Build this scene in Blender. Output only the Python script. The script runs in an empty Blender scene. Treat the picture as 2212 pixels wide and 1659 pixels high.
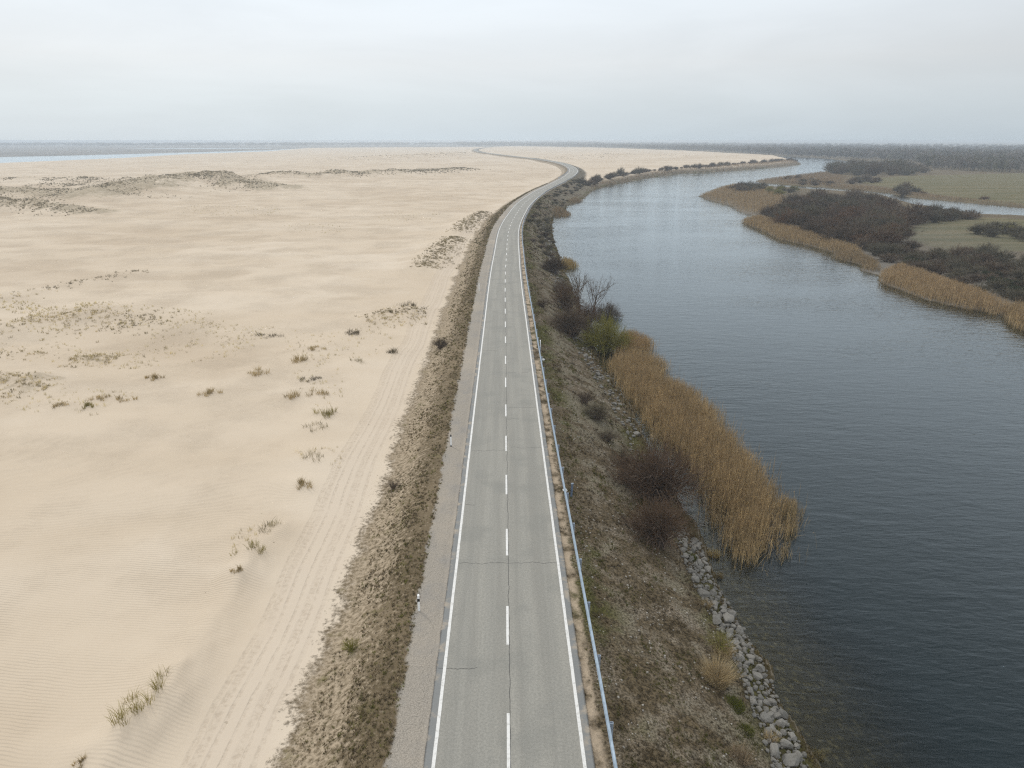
import bpy, bmesh, math, random
import numpy as np
from math import radians as R
random.seed(11)
rng = np.random.default_rng(11)
S = bpy.context.scene
COL = S.collection

# ------------------------------------------------------------------ camera, sky, sun, exposure
CAM_H, PITCH, FPX = 24.0, R(19.64), 1475.0          # metres above the road, tilt below level, focal length for a 2212 px wide frame
cam_d = bpy.data.cameras.new('camera'); cam = bpy.data.objects.new('camera', cam_d); COL.objects.link(cam)
cam.location = (0, 0, CAM_H); cam.rotation_euler = (R(90) - PITCH, 0, 0)
cam_d.sensor_width = 36; cam_d.lens = FPX / 2212 * 36; cam_d.clip_start = 0.5; cam_d.clip_end = 80000
S.camera = cam
S.view_settings.view_transform = 'Standard'; S.view_settings.look = 'None'
S.view_settings.exposure = 0.0; S.view_settings.gamma = 1
S.cycles.volume_bounces = 1
S.cycles.use_denoising = False
S.cycles.filter_width = 1.25
S.cycles.max_bounces = 8
S.cycles.transparent_max_bounces = 12
SUN_EL, SUN_AZ = R(38), R(-40)                       # azimuth from +Y towards +X

def setin(n, k, v):
    n.inputs[k].default_value = v

class NT:
    """small helper for node trees"""
    def __init__(s, tree):
        s.t = tree; tree.nodes.clear()
    def n(s, typ, ins=None, **props):
        nd = s.t.nodes.new(typ)
        for k, v in props.items(): setattr(nd, k, v)
        for k, v in (ins or {}).items(): s.put(nd, k, v)
        return nd
    def put(s, nd, k, v):
        if isinstance(v, bpy.types.NodeSocket): s.t.links.new(v, nd.inputs[k])
        elif isinstance(v, bpy.types.Node): s.t.links.new(v.outputs[0], nd.inputs[k])
        else: nd.inputs[k].default_value = v
    def m(s, op, a, b=0.0, clamp=False):
        nd = s.n('ShaderNodeMath', operation=op); nd.use_clamp = clamp
        s.put(nd, 0, a); s.put(nd, 1, b); return nd.outputs[0]
    def mix(s, f, a, b):
        nd = s.n('ShaderNodeMix', data_type='RGBA'); nd.clamp_factor = True
        s.put(nd, 0, f)
        for k, v in ((6, a), (7, b)):
            s.put(nd, k, (*v, 1) if isinstance(v, tuple) and len(v) == 3 else v)
        return nd.outputs[2]
    def mapr(s, v, a, b, c=0.0, d=1.0, smooth=True):
        nd = s.n('ShaderNodeMapRange', interpolation_type='SMOOTHSTEP' if smooth else 'LINEAR')
        s.put(nd, 0, v)
        for i, x in zip((1, 2, 3, 4), (a, b, c, d)): s.put(nd, i, x)
        return nd.outputs[0]
    def noise(s, vec, scale, detail=3.0, rough=0.55, dist=0.0):
        nd = s.n('ShaderNodeTexNoise', {'Vector': vec, 'Scale': scale, 'Detail': detail, 'Roughness': rough, 'Distortion': dist})
        return nd.outputs[0]
    def attr(s, name, out=2):
        return s.n('ShaderNodeAttribute', attribute_name=name).outputs[out]
    def vmul(s, v, xyz):
        nd = s.n('ShaderNodeVectorMath', operation='MULTIPLY'); s.put(nd, 0, v); s.put(nd, 1, xyz); return nd.outputs[0]

W = bpy.data.worlds.new('World'); S.world = W; W.use_nodes = True
w = NT(W.node_tree)
sky = w.n('ShaderNodeTexSky', sky_type='NISHITA'); sky.sun_disc = False
sky.sun_elevation = SUN_EL; sky.sun_rotation = SUN_AZ
tc = w.n('ShaderNodeTexCoord').outputs['Generated']
sep = w.n('ShaderNodeSeparateXYZ', {0: tc})
el = w.m('MAXIMUM', sep.outputs[2], 0.0)
ramp = w.n('ShaderNodeValToRGB', {0: el}); cr = ramp.color_ramp
cr.elements[0].position = 0.0; cr.elements[0].color = (0.62, 0.715, 0.79, 1)
cr.elements[1].position = 1.0; cr.elements[1].color = (1.42, 1.42, 1.42, 1)
for p_, c_ in ((0.045, (0.70, 0.77, 0.82, 1)), (0.095, (0.80, 0.835, 0.86, 1)), (0.17, (0.865, 0.925, 0.975, 1)), (0.40, (1.08, 1.14, 1.20, 1))):
    e = cr.elements.new(p_); e.color = c_
cv = w.vmul(tc, (1.0, 1.0, 5.0))
cn = w.noise(cv, 2.2, 5, 0.55, 0.4)
cn = w.mapr(cn, 0.3, 0.7, 0.955, 1.045)
side = w.mapr(sep.outputs[0], -0.1, 0.65, 1.02, 0.86)              # heavier cloud towards the right
side = w.mapr(el, 0.0, 0.35, side, 1.0)
clouds = w.n('ShaderNodeVectorMath', {0: ramp.outputs[0]}, operation='SCALE'); w.put(clouds, 'Scale', w.m('MULTIPLY', cn, side))
b1 = w.n('ShaderNodeBackground', {'Color': sky.outputs[0], 'Strength': 0.1})
b2 = w.n('ShaderNodeBackground', {'Color': clouds.outputs[0], 'Strength': 1.0})
mx = w.n('ShaderNodeMixShader', {0: 0.93}); w.put(mx, 1, b1); w.put(mx, 2, b2)
w.n('ShaderNodeOutputWorld', {'Surface': mx})

sd_ = bpy.data.lights.new('sun', 'SUN'); sd_.energy = 1.5; sd_.angle = R(11); sd_.color = (1.0, 0.96, 0.9)
sun = bpy.data.objects.new('sun', sd_); COL.objects.link(sun)
sun.rotation_euler = (R(90) - SUN_EL, 0, math.pi - SUN_AZ)
sun.location = (-40, 60, 90)

# ------------------------------------------------------------------ small tools
def P(x, y, z=0.0):
    """where the sight line through a point of the 2212 px wide frame meets the level z"""
    dx = (x - 1106) / FPX; dy = (y - 829.5) / FPX
    c, s = math.cos(PITCH), math.sin(PITCH)
    t = (CAM_H - z) / max(s + dy * c, 1e-4)
    return dx * t, (c - dy * s) * t

def tag(o, label=None, cat=None, group=None, kind=None):
    if label: o['label'] = label
    if cat: o['category'] = cat
    if group: o['group'] = group
    if kind: o['kind'] = kind
    return o

def mesh_np(name, V, Fs, mat, attrs=None, cols=None, smooth=False):
    """Fs: list of (n,k) integer arrays"""
    V = np.asarray(V, np.float32)
    me = bpy.data.meshes.new(name)
    me.vertices.add(len(V)); me.vertices.foreach_set('co', V.ravel())
    loops = np.concatenate([f.ravel() for f in Fs]).astype(np.int32)
    tot = np.concatenate([np.full(len(f), f.shape[1], np.int32) for f in Fs])
    st = np.concatenate([[0], np.cumsum(tot)[:-1]]).astype(np.int32)
    me.loops.add(len(loops)); me.loops.foreach_set('vertex_index', loops)
    me.polygons.add(len(tot)); me.polygons.foreach_set('loop_start', st)
    me.polygons.foreach_set('use_smooth', np.full(len(tot), smooth, bool))
    me.update(calc_edges=True)
    for k, a in (attrs or {}).items():
        at = me.attributes.new(k, 'FLOAT', 'POINT'); at.data.foreach_set('value', np.asarray(a, np.float32))
    if cols is not None:
        at = me.attributes.new('col', 'FLOAT_COLOR', 'POINT')
        c4 = np.ones((len(V), 4), np.float32); c4[:, :3] = cols; at.data.foreach_set('color', c4.ravel())
    if mat: me.materials.append(mat)
    return me

def link(name, me, parent=None, loc=(0, 0, 0)):
    o = bpy.data.objects.new(name, me); COL.objects.link(o); o.location = loc
    if parent: o.parent = parent
    return o

def empty(name, loc, rz=0):
    o = bpy.data.objects.new(name, None); COL.objects.link(o); o.location = loc; o.rotation_euler = (0, 0, rz)
    o.empty_display_size = 0.3
    return o

# --- gradient noise
_perm = np.random.default_rng(5).permutation(256)
_g = np.stack([np.cos(np.linspace(0, 2*np.pi, 16, endpoint=False)), np.sin(np.linspace(0, 2*np.pi, 16, endpoint=False))], 1)
def pn(x, y):
    xi = np.floor(x).astype(np.int64); yi = np.floor(y).astype(np.int64); xf = x - xi; yf = y - yi
    def gr(ix, iy, dx, dy):
        h = _perm[(_perm[ix & 255] + iy) & 255] & 15
        g = _g[h]; return g[..., 0] * dx + g[..., 1] * dy
    u = xf*xf*xf*(xf*(xf*6-15)+10); v = yf*yf*yf*(yf*(yf*6-15)+10)
    a = gr(xi, yi, xf, yf); b = gr(xi+1, yi, xf-1, yf); c = gr(xi, yi+1, xf, yf-1); d = gr(xi+1, yi+1, xf-1, yf-1)
    return (a + u*(b-a)) * (1-v) + (c + u*(d-c)) * v
def fbm(x, y, o=4, g=0.5):
    s = 0; a = 1.0
    for i in range(o): s = s + a * pn(x * 2**i + 17.3*i, y * 2**i - 9.1*i); a *= g
    return s
def sstep(a, b, x):
    t = np.clip((x - a) / (b - a), 0, 1); return t*t*(3-2*t)

# --- polygons
def inside(poly, x, y):
    r = np.zeros(x.shape, bool); n = len(poly)
    for i in range(n):
        x1, y1 = poly[i]; x2, y2 = poly[(i+1) % n]
        if y1 == y2: continue
        c = ((y1 > y) != (y2 > y)) & (x < (x2-x1)*(y-y1)/(y2-y1) + x1)
        r ^= c
    return r
def seg_dist(pts, x, y, closed=True, far=90.0, vals=None):
    """distance to a chain (clipped at far); with vals also the value interpolated along the chain"""
    d = np.full(x.shape, far, float); val = np.zeros(x.shape) if vals is not None else None
    n = len(pts)
    for i in range(n if closed else n-1):
        x1, y1 = pts[i]; x2, y2 = pts[(i+1) % n]
        k = np.nonzero((x > min(x1, x2)-far) & (x < max(x1, x2)+far) & (y > min(y1, y2)-far) & (y < max(y1, y2)+far))[0]
        if not len(k): continue
        ax = x[k]-x1; ay = y[k]-y1; bx = x2-x1; by = y2-y1; L = bx*bx+by*by+1e-9
        t = np.clip((ax*bx+ay*by)/L, 0, 1); dd = np.hypot(ax-t*bx, ay-t*by)
        m = dd < d[k]; kk = k[m]; d[kk] = dd[m]
        if vals is not None: val[kk] = vals[i] + (vals[(i+1) % n]-vals[i])*t[m]
    return (d, val) if vals is not None else d
def sample_poly(poly, n, rg=None):
    rg = rg or rng
    p = np.array(poly); lo = p.min(0); hi = p.max(0); out = np.zeros((0, 2))
    while len(out) < n:
        q = lo + rg.random((max(n*2, 64), 2))*(hi-lo); q = q[inside(poly, q[:, 0], q[:, 1])]
        out = np.concatenate([out, q])
    return out[:n]
def px(pts, z): return [P(a, b, z) for a, b in pts]

# ------------------------------------------------------------------ lie of the land, measured
WATER = -4.5
road_px = [(1800, 1100.5), (1659, 1100), (1400, 1097.5), (1200, 1096), (1000, 1094), (800, 1092.5), (700, 1092), (614, 1091.5), (576, 1092.5), (548, 1094.5),
           (520, 1096), (498, 1099), (480, 1105.5), (460, 1117), (444, 1128), (418, 1160), (392, 1210), (379, 1231), (370, 1239), (364, 1237), (358, 1228), (350, 1202), (342.5, 1152), (335, 1090),
           (328.5, 1040), (323.5, 1026), (319.5, 1042), (317, 1066)]
_r = np.array([P(b, a, 0) for a, b in road_px])
_r = np.concatenate([[[-0.12, -60.0], [-0.12, -20.0]], _r, [[_r[-1, 0]+80, _r[-1, 1]+500]]])
yy = np.concatenate([np.arange(-60, 900, 2.0), np.arange(900, _r[-1, 1], 8.0)])
def pchip(xs, ys, q):
    h = np.diff(xs); dl = np.diff(ys)/h; m = np.zeros(len(xs)); m[1:-1] = (dl[:-1]*h[1:]+dl[1:]*h[:-1])/(h[:-1]+h[1:]); m[0] = dl[0]; m[-1] = dl[-1]
    i = np.clip(np.searchsorted(xs, q)-1, 0, len(h)-1); t = (q-xs[i])/h[i]
    return (2*t**3-3*t**2+1)*ys[i]+(t**3-2*t**2+t)*h[i]*m[i]+(-2*t**3+3*t**2)*ys[i+1]+(t**3-t**2)*h[i]*m[i+1]
xx = pchip(_r[:, 1], _r[:, 0], yy)
for _ in range(6): xx[1:-1] = (xx[:-2]+2*xx[1:-1]+xx[2:])/4
slope = np.gradient(xx, yy); arc = np.concatenate([[0], np.cumsum(np.hypot(np.diff(xx), np.diff(yy)))])
def lat_of(x, y):
    return (x - np.interp(y, yy, xx)) / np.sqrt(1+np.interp(y, yy, slope)**2)
def half_w(y): return np.interp(y, [0, 60, 170, 300, 700, 1500], [3.55, 3.4, 3.1, 3.2, 3.9, 4.6])
def road_at(y, off):
    """a point beside the centre line, off metres to the right"""
    s = np.interp(y, yy, slope); c = 1/np.sqrt(1+s*s); return np.interp(y, yy, xx)+off*c, y-off*s*c

left_bank = [(1768, 1659), (1701, 1539), (1658, 1438), (1611, 1375), (1574, 1305), (1554, 1264), (1533, 1222), (1512, 1165), (1497, 1124), (1470, 1085), (1440, 1040), (1418, 1000), (1394, 960),
             (1362, 880), (1320, 821), (1296, 790), (1280, 745), (1262, 690), (1246, 650), (1226, 600), (1219, 589), (1207, 552), (1195, 515), (1192, 487), (1197, 469), (1222, 462), (1224, 446), (1246, 436), (1259, 431),
             (1283, 410.4), (1337, 397.4), (1403, 384.4), (1481, 374), (1536, 372), (1619, 366.5), (1710, 358.4), (1732, 355), (1717, 348.5), (1684, 340.4), (1602, 336.4)]
LB = [(13.0, -80.0), (13.2, 0.0)] + px(left_bank, WATER)
river = LB + px([(1640, 335.5), (1700, 338), (1782, 342), (1867, 352.5), (1885, 354.5), (1867, 357), (1799, 365), (1773, 373), (1700, 383), (1650, 389), (1632, 391), (1640, 395), (1700, 400.5), (1780, 405.5), (1850, 411),
        (1913, 417), (1979, 428.7), (2093, 438.5), (2212, 450), (2500, 474), (2500, 494), (2212, 466), (2116, 463), (1979, 442), (1897, 419), (1850, 415), (1770, 410), (1700, 405), (1640, 401), (1605, 400), (1573, 403),
        (1531, 417), (1510, 424), (1532, 433.6), (1576, 445), (1593, 456.5), (1640, 471), (1599, 481), (1635, 494), (1683, 518.5), (1744, 531), (1799, 546), (1805, 560), (1860, 572), (1860, 585.7), (1900, 595),
        (1900, 611.6), (1939, 625.4), (1994, 646.8), (2049, 660.5), (2113, 672.8), (2162, 679), (2181, 703), (2212, 715.5), (2330, 780)], WATER) + [(98, 60), (110, 0), (115, -80)]
lag_low = [(662, 319.8), (576, 327), (390, 333.6), (260, 341.4), (117, 347.4), (0, 352), (-500, 378)]
lagoon = px(lag_low + [(-500, 358), (0, 339), (182, 335), (338, 331), (470, 327.3), (576, 324.6)], WATER)
pond = px([(250, 321.6), (450, 322.2), (640, 320.2), (560, 319.2), (330, 320)], WATER)
sand_far = px([(1500, 329), (1400, 325), (1300, 321.5), (1180, 319), (1100, 317.5), (1000, 317.5), (800, 318.5), (700, 319.5)], -3.0)
FARLAND = LB + sand_far + px(lag_low, WATER) + [(-60000, 3000), (-60000, 60000), (60000, 60000), (60000, -80)]
meadow_a = px([(1890, 386), (1950, 381), (2212, 375), (2500, 377), (2500, 466), (2212, 444), (2093, 434), (1990, 415), (1900, 402), (1860, 396)], -3.9)
meadow_b = px([(1990, 482), (2116, 470), (2212, 474), (2500, 500), (2500, 590), (2212, 545), (2060, 545), (1980, 525), (1955, 505)], -3.9)
# dune ridges: frame points with the crest's height above the sand, width in metres, plant cover
SAND = -2.1
ridges = [
    ([(-120, 406, 5), (0, 409, 5), (100, 414, 4), (190, 413, 4), (250, 402, 5.2), (320, 390, 6), (380, 379, 7), (430, 374, 7.3), (480, 379, 6.4), (540, 391, 3.8), (605, 404, 1)], 26, 1.0),
    ([(-120, 428, 3), (30, 436, 3), (80, 440, 2.6), (140, 447, 2), (210, 457, .6)], 11, 1.0),
    ([(-60, 388, 2), (40, 387, 2), (60, 390, .5)], 16, .7),
    ([(100, 386, 2), (150, 384, 2.5), (205, 383, 2.5), (230, 390, 1)], 18, .6),
    ([(110, 397, 1.5), (180, 401, 1), (220, 392, 2), (270, 386, 3), (310, 384, 3), (350, 391, 1)], 18, .7),
    ([(380, 382, 1.5), (420, 379, 2), (500, 384, 1.5), (560, 380, 2.5)], 16, .5),
    ([(560, 377, 2.5), (590, 373, 3.5), (620, 372, 4), (660, 374, 3.5), (690, 372, 4), (730, 370, 4), (760, 373, 2.4), (800, 371, 3), (840, 367, 4), (870, 369, 2.5), (920, 366, 2), (960, 364, 2.4), (1000, 362, 1.5)], 18, .95),
    ([(400, 452, .5), (430, 447, 1), (500, 448, 1), (600, 455, .4)], 9, .5),
    ([(900, 578, .7), (950, 530, 1.4), (975, 512, .5)], 4.5, .42),
    ([(978, 500, 1.0), (1000, 482, 1.4), (1020, 468, 1.4), (1040, 456, 1)], 4.5, .42),
    ([(-60, 652, .4), (60, 627, .6), (180, 603, .5), (300, 580, .4)], 4, .45),
    ([(-40, 705, .8), (60, 690, 1.1), (140, 675, 1.4), (200, 668, 1.4), (300, 678, .9), (380, 684, .5)], 7, .55),
    ([(-60, 812, .7), (40, 815, .9), (70, 822, .8), (115, 838, .2)], 4, .7),
    ([(600, 1150, .3), (540, 1205, .45), (430, 1390, .4), (350, 1515, .7), (285, 1575, .7), (230, 1659, .4)], 1.3, .0),
    ([(-100, 760, .3), (50, 755, .5), (110, 760, .3)], 3, .6),
    ([(160, 768, .4), (215, 765, .6), (255, 768, .3)], 2.5, .8),
    ([(780, 690, .4), (840, 672, .9), (890, 668, .9), (920, 675, .3)], 4, .6),
    ([(700, 342, 2), (800, 338, 4), (880, 334, 5), (950, 331, 5), (1000, 330, 4)], 40, .4),
    ([(1180, 345, 1), (1300, 335, 3), (1420, 336, 3), (1500, 340, 1)], 60, .12),
    ([(620, 492, .4), (680, 488, .7), (740, 496, .3)], 6, .5),
    ([(830, 470, .3), (880, 463, .6), (940, 466, .3)], 6, .35),
]
RID = []
for pts, wd, vg in ridges:
    RID.append(([P(a, b, SAND+h) for a, b, h in pts], [h*1.1 for _, _, h in pts], wd, vg))
# grass tufts standing on the sand: frame point, height, spread, tone, label  (each gets a small hump of sand)
tufts = [
    (290, 1572, .85, .75, 0, 'biggest yellow-green grass tuft in the bottom left corner of the sand'),
    (338, 1518, .9, .85, 0, 'tall sprawling grass tuft just behind the biggest tuft on the rippled sand'),
    (182, 1658, .3, .25, 1, 'thin grass tuft cut by the bottom edge of the picture'),
    (546, 1208, .6, .85, 0, 'low green grass tuft on the lip of a small sand hump beside the track'),
    (516, 1252, .4, .3, 1, 'tiny yellow tuft below the grassed sand hump'),
    (578, 1150, .55, .75, 2, 'wispy grey-green tuft with long runners next to the wheel track'),
    (648, 1058, .6, .6, 1, 'lone yellow tuft halfway along the row of tufts by the track'),
    (669, 993, .7, 1.1, 2, 'spread brownish grey tuft with creeping stalks above the lone yellow tuft'),
    (702, 898, .9, 1.0, 0, 'dense dark tuft at the top of a small dune beside the track'),
    (680, 925, .6, 1.0, 2, 'lower half-buried tuft right under the dense dark tuft'),
    (634, 862, .8, .9, 1, 'brown rounded tuft on the outer end of the horseshoe-shaped grass row'),
    (690, 858, .7, 1.2, 1, 'brown tuft strip on the inner arm of the horseshoe-shaped grass row'),
    (672, 822, .5, .9, 3, 'dark grey low scrub tuft between two brown grass tufts'),
    (655, 782, .9, 1.2, 1, 'bushy brown tuft crowning the little dune above the dark scrub'),
    (681, 752, .6, 1.0, 1, 'thin straw tuft highest in the row beside the track'),
    (769, 785, .5, 1.0, 2, 'pale flat tuft halfway between the tuft row and the wheel tracks'),
    (760, 722, .7, 1.0, 3, 'small dark tuft on open sand near a pair of faint wisps'),
    (845, 763, .7, 1.1, 3, 'dark spiky tuft close to the wheel tracks'),
    (893, 671, 1.2, 1.3, 3, 'black-brown shrubby tuft on the mound beside the wheel tracks'),
    (452, 851, .7, .9, 1, 'brown comb-like tuft alone on the smooth sand'),
    (566, 809, .7, 1.0, 1, 'brown upright tuft pair at the end of a sand tail'),
    (333, 818, .7, .7, 1, 'small yellow tuft on bare sand below the grassy field'),
    (271, 863, .6, .8, 1, 'straw tuft with a drooping side on pale sand'),
    (186, 880, .6, .5, 0, 'tiny green tuft right of a straw-coloured pair'),
    (140, 880, .6, .8, 1, 'straw-coloured tuft pair on the far left sand'),
    (215, 862, .5, .8, 1, 'faint flat straw wisp above the tiny green tuft'),
    (575, 727, .5, 1.6, 3, 'dark flat streak of scrub at the right end of the sparse grass field'),
]
TP = []
for a, b, h, r, tone, lb in tufts:
    h *= 1.15; r *= 1.3
    X, Y = P(a, b, SAND+.25); TP.append((X, Y, h, r, tone, lb))

def terrain(x, y, full=False):
    x = np.asarray(x, float); y = np.asarray(y, float)
    lat = lat_of(x, y)
    far = inside(FARLAND, x, y)
    dr = seg_dist(river, x, y); wr = inside(river, x, y)
    dl = seg_dist(lagoon, x, y); wl = inside(lagoon, x, y)
    dp = seg_dist(pond, x, y); wp = inside(pond, x, y)
    sd = np.minimum(np.minimum(np.where(wr, -dr, dr), np.where(wl, -dl, dl)), np.where(wp, -dp, dp))
    jit = np.interp(np.abs(y), [0, 60, 200, 900, 2000], [.35, .5, 1.2, 3, 5])
    sdj = sd + jit*fbm(x/2.6, y/5.0, 3)*1.2
    # sand plain
    amp = np.interp(-lat, [8, 20, 60], [.06, .22, .4])
    swell = fbm(x/34+1.7, y/26, 3)
    rn = fbm(x/30+9.1, y/17+2.2, 2); crest = np.clip(1-np.abs(rn)*2.2, 0, 1)**3*np.clip(.2+1.6*fbm(x/90, y/70+4, 2), 0, 1)
    zs = SAND + 1.25*amp*swell + .95*amp*crest + 1.0*amp*fbm(x/30, y/22, 4) + .55*amp*np.maximum(0, fbm(x/13+5, y/6.5, 3)) + .16*amp*fbm(x/4.5, y/2.6, 2) + np.interp(np.abs(lat), [20, 120, 600], [0, .9, 1.6])*fbm(x/130+3.1, y/110, 3) - np.interp(y, [300, 1200, 3000], [0, .1, .6])
    zs = np.where(lat > 4, SAND + .5*fbm(x/60, y/60, 3) + np.interp(y, [400, 900, 2500], [0, .6, 2.0]) + np.interp(lat, [15, 100], [0, 1.0])*(1+.9*fbm(x/110, y/160, 4)), zs)
    veg = np.zeros(x.shape)
    for pts, hs, wd, vg in RID:
        f = 3.2*wd
        d, h = seg_dist(pts, x, y, False, f, hs)
        g = np.exp(-(d/wd)**2) * (d < f)
        nm = 1+.35*fbm(x/(wd*.7), y/(wd*.9), 3)
        zs = zs + h*g*nm
        veg = np.maximum(veg, vg*np.clip(g*1.25*(1+.9*fbm(x/(wd*.4), y/(wd*.8), 3)), 0, 1)*np.minimum(1, h/.9+.35))
    hump = np.zeros(x.shape)
    for X, Y, h, r, tone, lb in TP:
        k = np.nonzero((np.abs(x-X) < 6) & (np.abs(y-Y) < 9))[0]
        if len(k):
            dx = x[k]-X; dy = y[k]-Y
            hump[k] = np.maximum(hump[k], .42*np.exp(-((dx*.75+dy*.2)/(1.2*r+.5))**2-((dy-.7)/(1.8*r+.6))**2))
    zs = zs + hump
    # embankment
    al = np.abs(lat)
    tl = sstep(5.2, 9.8, al + .35*fbm(x/1.7, y/3.1, 3))
    zl = -.10 + (zs+.10)*tl + .12*fbm(x/1.1, y/1.6, 3)*np.clip(tl*(1-tl)*4, 0, 1)
    s = np.maximum(lat-4.6, 0); total = np.maximum(s+np.maximum(sdj, 0), .5)
    tb = np.clip(s/total, 0, 1)
    zb = -.10 - (4.30)*(.75*tb+.25*sstep(0, 1, tb)) + .12*fbm(x/1.0, y/1.5, 3)*np.clip(tb*(1-tb)*6, 0, 1)
    wb = sstep(34, 18, total) * (lat > 0)
    z = np.where(lat > 0, zl*(1-wb)+zb*wb, zl)
    z = np.where((lat < 0) | (wb < .5), np.minimum(z, np.where(lat < 0, 99, -4.45+.30*np.maximum(sdj, 0)+.02*np.maximum(sdj-10, 0)**1.5)), z)
    lg = np.where(lat < -20, np.minimum(np.where(wl, -dl, dl), 90), 90)
    z = np.where((lg < 90), np.minimum(z, -4.45+.03*np.maximum(lg, 0)), z)
    hw = half_w(y)
    z = np.where(al < hw+.9, np.where(al < hw+.1, -.07, np.minimum(z, -.05)), z)
    # land across the water
    zf = WATER + .12 + .5*sstep(0, 5, sdj) + .35*sstep(10, 80, sdj) + .1*fbm(x/9, y/12, 3)
    z = np.where(far, zf, z)
    # bed
    zw = WATER - np.clip(.30*(-sdj), 0, 3.0) - .03
    inw = sdj < 0
    z = np.where(inw & (al > hw+1), zw, z)
    if not full: return z
    mead = np.maximum(inside(meadow_a, x, y), inside(meadow_b, x, y)).astype(float)
    bank = np.where((lat > 0) & ~far, np.maximum(wb, sstep(14, 4, sdj)), 0)
    relief_tone = np.clip(.5-1.1*swell-.9*fbm(x/85+3, y/60+8, 3), 0, 1)*sstep(10, 22, al)-.5*crest  # damp hollows plus swell shading, put into the sand colour; crests go paler
    return z, dict(relief_tone=relief_tone, lat=lat, shore=sdj, veg=veg, far=far.astype(float), meadow=mead, bank=bank)

def ground_z(x, y): return float(terrain(np.array([x]), np.array([y]))[0])

# ------------------------------------------------------------------ materials
def newmat(name):
    m = bpy.data.materials.new(name); m.use_nodes = True; return m, NT(m.node_tree)
def finish(nt, bsdf, vol=None):
    nt.n('ShaderNodeOutputMaterial', {'Surface': bsdf})
def pbsdf(nt, col, rough=.9, normal=None, spec=.25, metal=0.0):
    d = {'Base Color': col if not (isinstance(col, tuple) and len(col) == 3) else (*col, 1), 'Roughness': rough, 'Specular IOR Level': spec, 'Metallic': metal}
    b = nt.n('ShaderNodeBsdfPrincipled', d)
    if normal is not None: nt.put(b, 'Normal', normal)
    return b
def bump(nt, h, dist, strength=1.0):
    return nt.n('ShaderNodeBump', {'Height': h, 'Distance': dist, 'Strength': strength}).outputs[0]

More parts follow.
